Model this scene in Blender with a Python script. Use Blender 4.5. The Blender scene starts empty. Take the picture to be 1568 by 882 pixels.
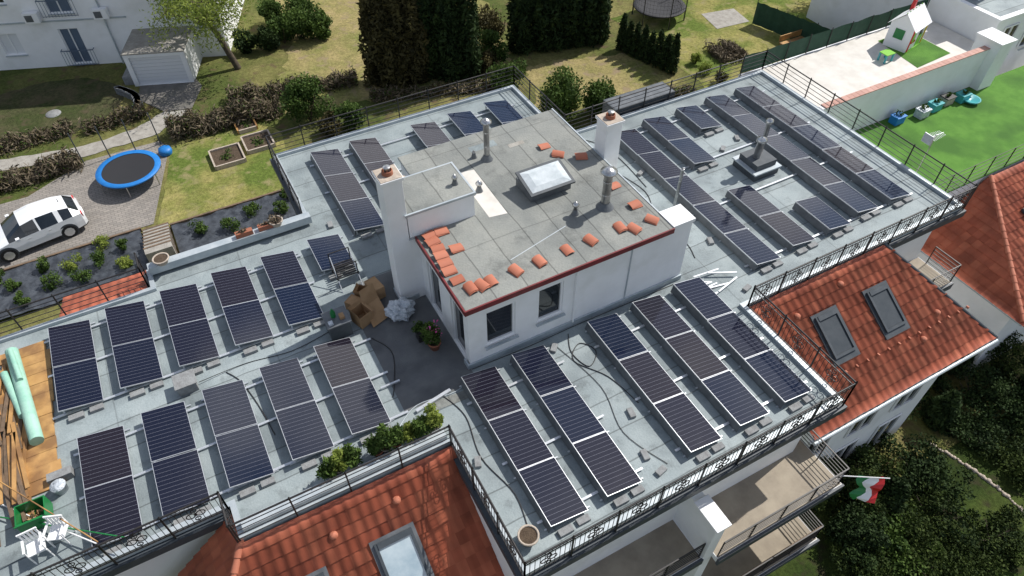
import bpy, bmesh, math, random
import numpy as np
from mathutils import Vector, Matrix
random.seed(7); rng=np.random.default_rng(7)
S=bpy.context.scene
S.view_settings.view_transform='Standard'; S.view_settings.look='None'; S.view_settings.exposure=0
COL=S.collection
# ------------------------------------------------------------------ materials
def mat(name,c1,c2=None,scale=3.0,rough=.7,metal=0.0,bump=0.0,bscale=None,detail=5,lo=.35,hi=.65,spec=.5,coat=0,c3=None,s3=.4,m3=.5,trans=0,attr=False):
    m=bpy.data.materials.new(name); m.use_nodes=True; nt=m.node_tree; N=nt.nodes; L=nt.links
    b=N['Principled BSDF']; b.inputs['Roughness'].default_value=rough; b.inputs['Metallic'].default_value=metal
    b.inputs['Specular IOR Level'].default_value=spec
    if coat: b.inputs['Coat Weight'].default_value=coat; b.inputs['Coat Roughness'].default_value=.05
    b.inputs['Base Color'].default_value=(*c1,1)
    tc=N.new('ShaderNodeTexCoord')
    if c2 is not None:
        if attr:
            a=N.new('ShaderNodeAttribute'); a.attribute_name='var'; fac=a.outputs['Fac']
        else:
            n=N.new('ShaderNodeTexNoise'); n.inputs['Scale'].default_value=scale; n.inputs['Detail'].default_value=detail; n.inputs['Roughness'].default_value=.62
            L.new(tc.outputs['Object'],n.inputs['Vector'])
            mr=N.new('ShaderNodeMapRange'); mr.inputs[1].default_value=lo; mr.inputs[2].default_value=hi
            L.new(n.outputs['Fac'],mr.inputs[0]); fac=mr.outputs[0]
        mx=N.new('ShaderNodeMix'); mx.data_type='RGBA'; mx.inputs[6].default_value=(*c1,1); mx.inputs[7].default_value=(*c2,1)
        L.new(fac,mx.inputs[0]); out=mx.outputs[2]
        if c3 is not None:
            n3=N.new('ShaderNodeTexNoise'); n3.inputs['Scale'].default_value=s3; n3.inputs['Detail'].default_value=5
            L.new(tc.outputs['Object'],n3.inputs['Vector'])
            r3=N.new('ShaderNodeMapRange'); r3.inputs[1].default_value=m3-.07; r3.inputs[2].default_value=m3+.1
            L.new(n3.outputs['Fac'],r3.inputs[0])
            mx3=N.new('ShaderNodeMix'); mx3.data_type='RGBA'; L.new(r3.outputs[0],mx3.inputs[0]); L.new(out,mx3.inputs[6]); mx3.inputs[7].default_value=(*c3,1); out=mx3.outputs[2]
        L.new(out,b.inputs['Base Color'])
    if bump:
        nb=N.new('ShaderNodeTexNoise'); nb.inputs['Scale'].default_value=bscale or scale*4; nb.inputs['Detail'].default_value=4
        L.new(tc.outputs['Object'],nb.inputs['Vector'])
        bp=N.new('ShaderNodeBump'); bp.inputs['Strength'].default_value=bump; bp.inputs['Distance'].default_value=.05
        L.new(nb.outputs['Fac'],bp.inputs['Height']); L.new(bp.outputs[0],b.inputs['Normal'])
    if trans:
        t=N.new('ShaderNodeBsdfTranslucent'); ms=N.new('ShaderNodeMixShader'); ms.inputs[0].default_value=trans
        src=b.inputs['Base Color'].links[0].from_socket if b.inputs['Base Color'].links else None
        if src: L.new(src,t.inputs['Color'])
        else: t.inputs['Color'].default_value=(*c1,1)
        L.new(b.outputs[0],ms.inputs[1]); L.new(t.outputs[0],ms.inputs[2]); L.new(ms.outputs[0],N['Material Output'].inputs[0])
    return m
def grass(name,c1,c2,c3,c4,sc=.5):
    m=mat(name,c1,c2,scale=sc,rough=1,bump=.6,bscale=22,c3=c3,s3=sc*.45,m3=.5,lo=.36,hi=.64,spec=.1)
    N=m.node_tree.nodes;L=m.node_tree.links;b=N['Principled BSDF']; src=b.inputs['Base Color'].links[0].from_socket
    tc=N.new('ShaderNodeTexCoord'); g=N.new('ShaderNodeTexNoise'); g.inputs['Scale'].default_value=7; g.inputs['Detail'].default_value=8; g.inputs['Roughness'].default_value=.75; L.new(tc.outputs['Object'],g.inputs['Vector'])
    gr=N.new('ShaderNodeMapRange'); gr.inputs[1].default_value=.3; gr.inputs[2].default_value=.7; gr.inputs[3].default_value=.5; gr.inputs[4].default_value=1.5; L.new(g.outputs['Fac'],gr.inputs[0])
    v=N.new('ShaderNodeVectorMath'); v.operation='SCALE'; L.new(src,v.inputs[0]); L.new(gr.outputs[0],v.inputs['Scale'])
    p=N.new('ShaderNodeTexNoise'); p.inputs['Scale'].default_value=1.7; p.inputs['Detail'].default_value=6; L.new(tc.outputs['Object'],p.inputs['Vector'])
    pr=N.new('ShaderNodeMapRange'); pr.inputs[1].default_value=.55; pr.inputs[2].default_value=.70; L.new(p.outputs['Fac'],pr.inputs[0])
    mx=N.new('ShaderNodeMix'); mx.data_type='RGBA'; L.new(pr.outputs[0],mx.inputs[0]); L.new(v.outputs[0],mx.inputs[6]); mx.inputs[7].default_value=(*c4,1); L.new(mx.outputs[2],b.inputs['Base Color'])
    return m
def membrane(name,c1,c2,cd,seam=1.0,axis=1):
    m=mat(name,c1,c2,scale=.9,rough=.75,bump=.25,bscale=14,c3=cd,s3=.55,m3=.54)
    nt=m.node_tree;N=nt.nodes;L=nt.links;b=N['Principled BSDF']
    src=b.inputs['Base Color'].links[0].from_socket
    tc=N.new('ShaderNodeTexCoord'); sp=N.new('ShaderNodeSeparateXYZ'); L.new(tc.outputs['Object'],sp.inputs[0])
    nz=N.new('ShaderNodeTexNoise'); nz.inputs['Scale'].default_value=.8; L.new(tc.outputs['Object'],nz.inputs['Vector'])
    def seamline(ax,per,dark):
        a=N.new('ShaderNodeMath'); a.operation='MULTIPLY_ADD'; a.inputs[1].default_value=.12; L.new(nz.outputs['Fac'],a.inputs[0]); L.new(sp.outputs[ax],a.inputs[2])
        p=N.new('ShaderNodeMath'); p.operation='PINGPONG'; p.inputs[1].default_value=per/2; L.new(a.outputs[0],p.inputs[0])
        r=N.new('ShaderNodeMapRange'); r.inputs[1].default_value=.008; r.inputs[2].default_value=.03; r.inputs[3].default_value=dark; r.inputs[4].default_value=1; L.new(p.outputs[0],r.inputs[0]); return a,r
    a,r=seamline(axis,seam,.5); a2,r2=seamline(1-axis,4.7,.7)
    g=N.new('ShaderNodeTexNoise'); g.inputs['Scale'].default_value=22; g.inputs['Detail'].default_value=5; g.inputs['Roughness'].default_value=.7; L.new(tc.outputs['Object'],g.inputs['Vector'])
    gr=N.new('ShaderNodeMapRange'); gr.inputs[3].default_value=.72; gr.inputs[4].default_value=1.26; L.new(g.outputs['Fac'],gr.inputs[0])
    d=N.new('ShaderNodeTexNoise'); d.inputs['Scale'].default_value=1.3; d.inputs['Detail'].default_value=9; d.inputs['Roughness'].default_value=.72; L.new(tc.outputs['Object'],d.inputs['Vector'])
    dr=N.new('ShaderNodeMapRange'); dr.inputs[1].default_value=.53; dr.inputs[2].default_value=.67; dr.inputs[3].default_value=1; dr.inputs[4].default_value=.64; L.new(d.outputs['Fac'],dr.inputs[0])
    fl=N.new('ShaderNodeMath'); fl.operation='DIVIDE'; fl.inputs[1].default_value=seam; L.new(a.outputs[0],fl.inputs[0])
    f2=N.new('ShaderNodeMath'); f2.operation='FLOOR'; L.new(fl.outputs[0],f2.inputs[0])
    wn=N.new('ShaderNodeTexWhiteNoise'); wn.noise_dimensions='1D'; L.new(f2.outputs[0],wn.inputs['W'])
    wr=N.new('ShaderNodeMapRange'); wr.inputs[3].default_value=.86; wr.inputs[4].default_value=1.06; L.new(wn.outputs['Value'],wr.inputs[0])
    q=r.outputs[0]
    for o in (r2.outputs[0],gr.outputs[0],dr.outputs[0],wr.outputs[0]):
        k=N.new('ShaderNodeMath'); k.operation='MULTIPLY'; L.new(q,k.inputs[0]); L.new(o,k.inputs[1]); q=k.outputs[0]
    mm=N.new('ShaderNodeVectorMath'); mm.operation='SCALE'; L.new(src,mm.inputs[0]); L.new(q,mm.inputs['Scale'])
    L.new(mm.outputs[0],b.inputs['Base Color'])
    return m
M={}
M['roof']=membrane('roof_membrane',(.25,.295,.305),(.31,.355,.36),(.20,.235,.245))
M['roof2']=membrane('penthouse_membrane',(.215,.225,.21),(.27,.275,.25),(.17,.18,.17),axis=0)
M['shademem']=mat('shaded_terrace_membrane',(.115,.12,.125),(.15,.155,.155),scale=1.4,rough=.85,bump=.25,bscale=20,c3=(.085,.09,.095),s3=.8,m3=.55)  # dark grey membrane with the penthouse shadow painted into its colour
M['white']=mat('white_render',(.87,.87,.87),(.81,.81,.805),scale=1.2,rough=.85,bump=.1,bscale=30,c3=(.75,.75,.73),s3=.8,m3=.64)
M['whitem']=mat('white_paint',(.84,.84,.84),rough=.4)
M['cap']=mat('metal_capping',(.38,.43,.46),(.5,.54,.56),scale=2,rough=.45,metal=.2)
M['dark']=mat('dark_fascia',(.04,.05,.06),(.065,.075,.085),scale=3,rough=.55)
M['slate']=mat('closed_shutter',(.045,.055,.065),(.06,.07,.08),scale=3,rough=.6,spec=.3)
M['black']=mat('black_iron',(.014,.014,.016),(.03,.025,.023),scale=8,rough=.5)
M['redtrim']=mat('red_flashing',(.20,.02,.025),(.13,.02,.02),scale=3,rough=.5)
M['alu']=mat('aluminium',(.72,.74,.76),(.6,.62,.64),scale=5,rough=.35,metal=.6)
M['steel']=mat('stainless_steel',(.6,.6,.6),(.4,.4,.4),scale=6,rough=.3,metal=.9)
M['galv']=mat('galvanised_plate',(.10,.11,.12),(.16,.17,.18),scale=3,rough=.5,metal=.3)
M['conc']=mat('concrete',(.28,.29,.29),(.20,.20,.20),scale=6,rough=.9,bump=.3)
M['glass']=mat('window_glass',(.012,.015,.018),(.03,.035,.04),scale=.7,rough=.05,spec=.8)
M['glassb']=mat('sky_tint_glass',(.25,.34,.40),(.42,.50,.54),scale=1.3,rough=.05,spec=1)  # sky reflection painted in as a pale blue glass colour
M['pane']=mat('polycarbonate_dome',(.62,.66,.68),(.45,.5,.52),scale=3,rough=.25)
M['wood']=mat('weathered_wood',(.20,.13,.08),(.11,.08,.055),scale=4,rough=.8,bump=.3)
M['deck']=mat('new_wood_board',(.40,.21,.07),(.52,.30,.11),scale=2,rough=.6,c3=(.25,.13,.05),s3=1.5,m3=.5)
M['card']=mat('cardboard',(.40,.25,.13),(.33,.2,.1),scale=3,rough=.9)
M['plastic']=mat('plastic_wrap',(.62,.66,.7),(.4,.44,.48),scale=8,rough=.2,spec=.8,bump=1,bscale=12)
M['green']=mat('green_plastic',(.01,.16,.04),(.015,.2,.05),scale=3,rough=.35)
M['mint']=mat('mint_foil',(.24,.47,.37),(.36,.58,.47),scale=2,rough=.5,bump=.4,bscale=6)
M['terra']=mat('terracotta',(.36,.13,.07),(.27,.10,.06),scale=5,rough=.8)
M['coping']=mat('pale_clay_coping',(.55,.33,.27),(.45,.25,.2),rough=.8,attr=True)
M['stonepot']=mat('stone_pot',(.5,.42,.34),(.35,.3,.25),scale=8,rough=.9)
M['soil']=mat('soil',(.06,.04,.025),(.1,.07,.045),scale=8,rough=1,bump=.6)
M['foil']=mat('black_mulch_foil',(.03,.034,.042),(.075,.085,.1),scale=3,rough=.4,bump=1,bscale=4)
M['leafd']=mat('conifer_leaf',(.010,.022,.008),(.040,.068,.018),rough=.8,attr=True,trans=.12,spec=.2)
M['leafb']=mat('brown_conifer_leaf',(.03,.028,.012),(.10,.085,.03),rough=.8,attr=True,trans=.12,spec=.2)
M['leafg']=mat('shrub_leaf',(.022,.052,.010),(.105,.165,.035),rough=.7,attr=True,trans=.22,spec=.2)
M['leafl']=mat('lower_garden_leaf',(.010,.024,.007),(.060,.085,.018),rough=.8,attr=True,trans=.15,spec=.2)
M['leafy']=mat('spring_leaf',(.12,.17,.03),(.32,.38,.08),rough=.7,attr=True,trans=.35,spec=.2)
M['twig']=mat('dry_twig',(.07,.055,.035),(.19,.15,.095),rough=.9,attr=True)
M['bark']=mat('bark',(.10,.075,.05),(.05,.04,.03),scale=6,rough=.95,bump=.6)
M['flower']=mat('flower',(.6,.05,.25),(.7,.15,.4),rough=.7,attr=True)
M['lawn']=grass('lawn_ground',(.125,.13,.04),(.21,.185,.075),(.075,.095,.026),(.12,.09,.05),.4)
M['lawn2']=grass('garden_lawn',(.18,.185,.05),(.30,.265,.10),(.11,.15,.032),(.26,.23,.11),.9)
M['drylawn']=grass('dry_lawn',(.32,.26,.12),(.24,.21,.085),(.17,.18,.055),(.27,.21,.13),.7)
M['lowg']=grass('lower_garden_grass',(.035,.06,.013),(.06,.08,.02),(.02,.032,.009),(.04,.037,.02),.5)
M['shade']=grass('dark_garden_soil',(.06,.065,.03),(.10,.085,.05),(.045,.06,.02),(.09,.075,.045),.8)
M['turf']=mat('artificial_turf',(.065,.18,.018),(.10,.24,.03),scale=1.5,rough=.95,bump=.3,bscale=60,c3=(.048,.135,.015),s3=.5,m3=.52)
M['path']=mat('gravel_path',(.38,.36,.32),(.27,.25,.22),scale=3,rough=.95,bump=.4,bscale=25)
M['drive']=mat('driveway_asphalt',(.12,.115,.10),(.18,.165,.15),scale=2,rough=.95,bump=.3)
M['tiles_w']=mat('pale_terrace_tiles',(.66,.63,.58),(.55,.52,.47),scale=1.5,rough=.7)
M['beige']=mat('balcony_floor',(.34,.29,.22),(.25,.21,.16),scale=1.5,rough=.8)
M['blue']=mat('blue_pad',(.01,.16,.5),(.015,.2,.55),scale=4,rough=.5)
M['mesh']=mat('trampoline_bed',(.02,.02,.023),rough=.7)
M['carp']=mat('white_car_paint',(.82,.83,.84),rough=.25,coat=1)
M['tyre']=mat('tyre',(.02,.02,.02),rough=.9)
M['red']=mat('red_plastic',(.55,.02,.02),rough=.4)
M['yellow']=mat('yellow_plastic',(.7,.5,.03),rough=.4)
M['lime']=mat('lime_plastic',(.2,.5,.04),rough=.4)
M['cyan']=mat('turquoise_plastic',(.05,.35,.38),rough=.4)
M['scr']=mat('green_screen',(.012,.05,.028),(.02,.07,.04),scale=3,rough=.8)
M['bl_door']=mat('blue_grey_door',(.10,.14,.2),rough=.5)
M['shut']=mat('roller_shutter',(.72,.73,.74),rough=.5)
def brickmat(name,c1,c2,mo,scale,w,h):
    m=bpy.data.materials.new(name); m.use_nodes=True; N=m.node_tree.nodes; L=m.node_tree.links; b=N['Principled BSDF']; b.inputs['Roughness'].default_value=.85
    tc=N.new('ShaderNodeTexCoord'); t=N.new('ShaderNodeTexBrick'); L.new(tc.outputs['Object'],t.inputs['Vector'])
    t.inputs['Color1'].default_value=(*c1,1); t.inputs['Color2'].default_value=(*c2,1); t.inputs['Mortar'].default_value=(*mo,1)
    t.inputs['Scale'].default_value=scale; t.inputs['Brick Width'].default_value=w; t.inputs['Row Height'].default_value=h; t.inputs['Mortar Size'].default_value=.012
    n=N.new('ShaderNodeTexNoise'); n.inputs['Scale'].default_value=.8; n.inputs['Detail'].default_value=6; L.new(tc.outputs['Object'],n.inputs['Vector'])
    r=N.new('ShaderNodeMapRange'); r.inputs[3].default_value=.65; r.inputs[4].default_value=1.3; L.new(n.outputs['Fac'],r.inputs[0])
    v=N.new('ShaderNodeVectorMath'); v.operation='SCALE'; L.new(t.outputs['Color'],v.inputs[0]); L.new(r.outputs[0],v.inputs['Scale']); L.new(v.outputs[0],b.inputs['Base Color'])
    return m
M['paver']=brickmat('block_paving',(.30,.27,.24),(.23,.21,.19),(.14,.13,.11),1,.3,.15)
def tilemat():
    m=bpy.data.materials.new('clay_roof_tiles'); m.use_nodes=True; N=m.node_tree.nodes; L=m.node_tree.links; b=N['Principled BSDF']; b.inputs['Roughness'].default_value=.7
    uv=N.new('ShaderNodeUVMap'); uv.uv_map='UVMap'
    fl=N.new('ShaderNodeVectorMath'); fl.operation='FLOOR'; L.new(uv.outputs[0],fl.inputs[0])
    wn=N.new('ShaderNodeTexWhiteNoise'); wn.noise_dimensions='2D'; L.new(fl.outputs[0],wn.inputs['Vector'])
    cr=N.new('ShaderNodeValToRGB'); e=cr.color_ramp.elements; e[0].color=(.31,.072,.035,1); e[1].color=(.48,.135,.07,1)
    x=e.new(.5); x.color=(.41,.102,.052,1); L.new(wn.outputs['Value'],cr.inputs[0])
    tc=N.new('ShaderNodeTexCoord'); n=N.new('ShaderNodeTexNoise'); n.inputs['Scale'].default_value=1.1; n.inputs['Detail'].default_value=8; L.new(tc.outputs['Object'],n.inputs['Vector'])
    r=N.new('ShaderNodeMapRange'); r.inputs[1].default_value=.3;r.inputs[2].default_value=.7;r.inputs[3].default_value=.62; r.inputs[4].default_value=1.15; L.new(n.outputs['Fac'],r.inputs[0])
    v=N.new('ShaderNodeVectorMath'); v.operation='SCALE'; L.new(cr.outputs[0],v.inputs[0]); L.new(r.outputs[0],v.inputs['Scale']); L.new(v.outputs[0],b.inputs['Base Color'])
    return m
M['tile']=tilemat()
M['tiled']=mat('loose_tile_clay',(.48,.17,.10),(.36,.11,.06),rough=.75,attr=True)
def panelmat():
    m=bpy.data.materials.new('solar_glass'); m.use_nodes=True; N=m.node_tree.nodes; L=m.node_tree.links; b=N['Principled BSDF']
    b.inputs['IOR'].default_value=1.6
    uv=N.new('ShaderNodeUVMap'); uv.uv_map='UVMap'; sp=N.new('ShaderNodeSeparateXYZ'); L.new(uv.outputs[0],sp.inputs[0])
    def line(sock,period,w):
        p=N.new('ShaderNodeMath'); p.operation='PINGPONG'; p.inputs[1].default_value=period/2; L.new(sock,p.inputs[0])
        r=N.new('ShaderNodeMapRange'); r.inputs[1].default_value=w*.6; r.inputs[2].default_value=w*1.4; r.inputs[3].default_value=1; r.inputs[4].default_value=0; L.new(p.outputs[0],r.inputs[0]); return r.outputs[0]
    l1=line(sp.outputs[1],.132,.0024); l2=line(sp.outputs[0],.183,.0016)
    a=N.new('ShaderNodeAttribute'); a.attribute_name='var'
    base=N.new('ShaderNodeMix'); base.data_type='RGBA'; base.inputs[6].default_value=(.004,.009,.026,1); base.inputs[7].default_value=(.016,.012,.016,1); L.new(a.outputs['Fac'],base.inputs[0])  # brown end of the mix paints tinted reflections into some panels
    def over(src,f,col,k):
        mu=N.new('ShaderNodeMath'); mu.operation='MULTIPLY'; mu.inputs[1].default_value=k; L.new(f,mu.inputs[0])
        mx=N.new('ShaderNodeMix'); mx.data_type='RGBA'; L.new(mu.outputs[0],mx.inputs[0]); L.new(src,mx.inputs[6]); mx.inputs[7].default_value=(*col,1); return mx.outputs[2]
    s=over(base.outputs[2],l2,(.04,.04,.05),.4); s=over(s,l1,(.27,.28,.33),.8)
    L.new(s,b.inputs['Base Color'])
    tc=N.new('ShaderNodeTexCoord'); n=N.new('ShaderNodeTexNoise'); n.inputs['Scale'].default_value=2.5; n.inputs['Detail'].default_value=4; L.new(tc.outputs['Object'],n.inputs['Vector'])
    r=N.new('ShaderNodeMapRange'); r.inputs[3].default_value=.03; r.inputs[4].default_value=.13; L.new(n.outputs['Fac'],r.inputs[0]); L.new(r.outputs[0],b.inputs['Roughness'])
    return m
M['solar']=panelmat()
# ------------------------------------------------------------------ mesh builder
class MB:
    def __init__(s): s.v=[];s.f=[];s.m=[];s.uv=[];s.mats=[];s.M=None;s.sm=[];s.var=[]
    def mi(s,k):
        if k not in s.mats: s.mats.append(k)
        return s.mats.index(k)
    def add(s,vs,fs,k,uvs=None,smooth=False,var=None):
        o=len(s.v)
        if s.M is not None: vs=[tuple(s.M@Vector(p)) for p in vs]
        s.v+=[tuple(p) for p in vs]; mi=s.mi(k)
        for i,f in enumerate(fs):
            s.f.append([a+o for a in f]); s.m.append(mi); s.sm.append(smooth); s.var.append(random.random() if var is None else var)
            s.uv.append(uvs[i] if uvs else None)
    def box(s,x0,x1,y0,y1,z0,z1,k):
        vs=[(x0,y0,z0),(x1,y0,z0),(x1,y1,z0),(x0,y1,z0),(x0,y0,z1),(x1,y0,z1),(x1,y1,z1),(x0,y1,z1)]
        s.add(vs,[(3,2,1,0),(4,5,6,7),(0,1,5,4),(1,2,6,5),(2,3,7,6),(3,0,4,7)],k,var=random.random())
    def tube(s,p,q,r,k,n=6,r2=None,smooth=True):
        p=Vector(p);q=Vector(q);d=(q-p)
        if d.length<1e-6: return
        d.normalize(); a=Vector((0,0,1)) if abs(d.z)<.9 else Vector((1,0,0)); u=d.cross(a).normalized(); w=d.cross(u)
        r2=r if r2 is None else r2; vs=[]
        for c,rr in((p,r),(q,r2)):
            for i in range(n):
                t=2*math.pi*(i+.5)/n; vs.append(c+u*math.cos(t)*rr+w*math.sin(t)*rr)
        fs=[(i,(i+1)%n,n+(i+1)%n,n+i) for i in range(n)]; vv=random.random()
        s.add(vs,fs,k,smooth=smooth and n>4,var=vv); s.add(vs,[tuple(range(n))[::-1],tuple(range(n,2*n))],k,var=vv)
    def lathe(s,c,prof,k,n=16,smooth=True):
        vs=[]
        for r,z in prof:
            for i in range(n):
                t=2*math.pi*i/n; vs.append((c[0]+r*math.cos(t),c[1]+r*math.sin(t),c[2]+z))
        fs=[]
        for j in range(len(prof)-1):
            for i in range(n): fs.append((j*n+i,j*n+(i+1)%n,(j+1)*n+(i+1)%n,(j+1)*n+i))
        s.add(vs,fs,k,smooth=smooth)
    def poly(s,pts,z,k): s.add([(x,y,z) for x,y in pts],[tuple(range(len(pts)))],k)
    def prism(s,pts,z0,z1,k,kt=None):
        n=len(pts); vs=[(x,y,z0) for x,y in pts]+[(x,y,z1) for x,y in pts]
        s.add(vs,[(i,(i+1)%n,n+(i+1)%n,n+i) for i in range(n)]+[tuple(range(n))[::-1]],k); s.add(vs,[tuple(range(n,2*n))],kt or k)
    def path(s,pts,r,k,n=6):
        for a,b in zip(pts[:-1],pts[1:]): s.tube(a,b,r,k,n)
    def leaves(s,P,size,k,up=0.0,asp=1.0,var=None):
        n=len(P); nr=rng.normal(size=(n,3)); nr/=np.linalg.norm(nr,axis=1)[:,None]
        a=rng.normal(size=(n,3)); a[:,2]+=up; u=np.cross(nr,a); u/=np.linalg.norm(u,axis=1)[:,None]; w=np.cross(nr,u)
        sz=(size*rng.uniform(.6,1.35,n))[:,None]
        u=u*sz; w=w*sz*asp
        V=np.stack([P-w,P+u*.6,P+w,P-u*.6],1).reshape(-1,3)
        if s.M is not None:
            mm=np.array(s.M); V=V@mm[:3,:3].T+mm[:3,3]
        o=len(s.v); s.v+=list(map(tuple,V.tolist())); mi=s.mi(k)
        s.f+=[[o+4*i,o+4*i+1,o+4*i+2,o+4*i+3] for i in range(n)]; s.m+=[mi]*n; s.sm+=[False]*n; s.uv+=[None]*n
        s.var+=(rng.uniform(0,1,n) if var is None else np.clip(var+rng.normal(0,.15,n),0,1)).tolist()
    def obj(s,name,parent=None,bevel=0,subsurf=0):
        me=bpy.data.meshes.new(name); me.from_pydata(s.v,[],s.f)
        for k in s.mats: me.materials.append(M[k])
        me.polygons.foreach_set('material_index',s.m); me.polygons.foreach_set('use_smooth',s.sm)
        at=me.attributes.new('var','FLOAT','FACE'); at.data.foreach_set('value',s.var)
        if any(u is not None for u in s.uv):
            ul=me.uv_layers.new(name='UVMap')
            for p,u in zip(me.polygons,s.uv):
                if u is not None:
                    for li,c in zip(p.loop_indices,u): ul.data[li].uv=c
        me.update()
        ob=bpy.data.objects.new(name,me); COL.objects.link(ob)
        if parent: ob.parent=parent
        if bevel:
            b=ob.modifiers.new('b','BEVEL'); b.width=bevel; b.segments=2; b.limit_method='ANGLE'
        return ob
def empty(name):
    e=bpy.data.objects.new(name,None); COL.objects.link(e); return e
def cloud(c,R,n,K=14,sub=.42,shell=.75,wv=False):
    c=np.array(c,float);R=np.array(R,float)
    d=rng.normal(size=(K,3)); d/=np.linalg.norm(d,axis=1)[:,None]
    cc=c+d*R*rng.uniform(.3,shell,(K,1))
    idx=rng.integers(0,K,n); e=rng.normal(size=(n,3)); e/=np.linalg.norm(e,axis=1)[:,None]
    sc=rng.uniform(.6,1.35,K)[idx][:,None]
    P=cc[idx]+e*R*sub*sc*(rng.uniform(0,1,(n,1))**.4)
    if wv:
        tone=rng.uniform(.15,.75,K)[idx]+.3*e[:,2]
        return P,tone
    return P
# ------------------------------------------------------------------ terrain
def gz(x,y):
    t=min(max((y-8)/14,0),1); t=t*t*(3-2*t); return -9.2+4.7*t
def sheet(name,xs,ys,k,dz=0):
    b=MB(); vs=[(x,y,gz(x,y)+dz) for y in ys for x in xs]; nx=len(xs)
    b.add(vs,[(j*nx+i,j*nx+i+1,(j+1)*nx+i+1,(j+1)*nx+i) for j in range(len(ys)-1) for i in range(nx-1)],k,smooth=True); b.obj(name)
ysall=np.concatenate([np.linspace(-300,-12,6),np.linspace(-8,30,40),np.linspace(34,60,8),np.linspace(80,500,8)])
sheet('ground',np.concatenate([np.linspace(-400,-30,8),np.linspace(-25,60,60),np.linspace(70,450,8)]),ysall,'lawn')
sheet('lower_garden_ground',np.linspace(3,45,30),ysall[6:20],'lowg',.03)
G=-4.5
def patch(name,pts,k,dz=.012,jit=.0):
    if jit:
        Q=[]
        for a,c in zip(pts,pts[1:]+pts[:1]):
            n=max(1,int(math.hypot(c[0]-a[0],c[1]-a[1])/.45))
            for i in range(n): Q.append((a[0]+(c[0]-a[0])*i/n+random.uniform(-jit,jit),a[1]+(c[1]-a[1])*i/n+random.uniform(-jit,jit)))
        pts=Q
    b=MB(); b.poly(pts,G+dz,k); return b.obj(name)
patch('garden_lawn',[(-2.9,28.8),(3.6,28.8),(4.2,33.8),(3.4,35),(-1.2,35)],'lawn2',.018,.06)
patch('dry_lawn',[(5,35),(16,32.5),(18.5,34.5),(21,41.5),(18,52),(8,52),(7.5,43),(5.5,39)],'drylawn',.012,.35)
patch('dry_lawn',[(17,28.0),(25.8,27.5),(25.0,32),(19,33.4)],'drylawn',.012,.25)
patch('garden_lawn',[(27,24),(42,24),(42,38),(27,36)],'lawn2',.012,.25)
patch('paved_yard',[(-16,29.3),(-3.0,29.3),(-1.3,35.0),(-1.6,35.9),(-5.2,35.9),(-8,34.2),(-16,34.2)],'paver',.024)
patch('gravel_path',[(-16,36.0),(-9.1,37.0),(-5.2,36.3),(-1.5,36.6),(.5,38.2),(-.9,38.6),(-2.6,37.6),(-5.2,37.3),(-9.1,38.1),(-16,37.4)],'path',.028,.08)
patch('driveway',[(-.9,38.605),(.5,38.205),(1.5,40.3),(1.3,41.5),(-1.6,42.2),(-2.0,40.6)],'drive',.032)
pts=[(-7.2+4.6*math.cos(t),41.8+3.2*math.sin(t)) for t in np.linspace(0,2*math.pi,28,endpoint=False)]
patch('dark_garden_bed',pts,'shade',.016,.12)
b=MB(); b.lathe((-6.3,41.3,G+.02),[(0,.03),(.38,.03),(.4,0)],'conc',20); b.obj('manhole_cover')
b=MB()
for i in range(60):
    t=i/59; x=-2.3+.6*math.sin(t*3)-.6*t; y=38.8+3.0*t
    for k in range(2): b.box(x-.18+random.uniform(-.05,.05),x+.18,y-.05,y+.06,G+.22*k,G+.2+.22*k,'conc')
b.obj('dry_stone_wall')
def bed(x0,x1,y0,y1):
    b=MB(); nx=int((x1-x0)/.25);ny=int((y1-y0)/.25); vs=[(x0+(x1-x0)*i/nx,y0+(y1-y0)*j/ny,G+.14+random.uniform(-.05,.06)) for j in range(ny+1) for i in range(nx+1)]
    b.add(vs,[(j*(nx+1)+i,j*(nx+1)+i+1,(j+1)*(nx+1)+i+1,(j+1)*(nx+1)+i) for j in range(ny) for i in range(nx)],'foil',smooth=True)
    b.box(x0-.05,x1+.05,y1,y1+.1,G-.1,G+.22,'wood'); b.obj('mulch_bed')
bed(-2.3,3.4,25.5,28.6); bed(-15,-3.6,26.0,29.0)
for x,y in [(-1.1,27.6),(.1,27.0),(1.2,27.8),(2.4,27.2),(3.0,28.0),(-4.4,28.0),(-5.4,27.5),(-5.2,28.5),(-6.5,27.9),(-7.6,28.3),(-7.4,27.1),(-8.8,27.6),(-9.4,28.5),(-9.8,26.8),(-6.2,26.8),(-4.4,26.9),(-8.5,26.6),(-10.8,27.7)]:
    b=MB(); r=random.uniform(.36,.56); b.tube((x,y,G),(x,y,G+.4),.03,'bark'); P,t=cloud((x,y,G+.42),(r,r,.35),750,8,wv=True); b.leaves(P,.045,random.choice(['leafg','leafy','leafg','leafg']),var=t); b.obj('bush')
b=MB()
for i in range(7):
    y=26.0+.42*i; z=G+1.1-.16*i; b.box(-3.5,-2.4,y,y+.34,G-.1,z,'path'); b.box(-3.52,-2.38,y+.34,y+.42,G-.1,z+.02,'wood')
b.obj('garden_steps')
for x,y,w in [(1.2,32.7,.75),(2.9,33.2,.7),(2.7,35.0,.5)]:
    b=MB()
    for a in(-w,w): b.box(x+a-.04,x+a+.04,y-w,y+w,G,G+.25,'deck' if w<.6 else 'stonepot'); b.box(x-w+.04,x+w-.04,y+a-.04,y+a+.04,G,G+.246,'stonepot')
    b.box(x-w+.04,x+w-.04,y-w+.04,y+w-.04,G,G+.15,'soil'); b.leaves(cloud((x,y,G+.2),(.6,.6,.08),160,10),.05,'leafg'); b.obj('raised_bed')
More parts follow.
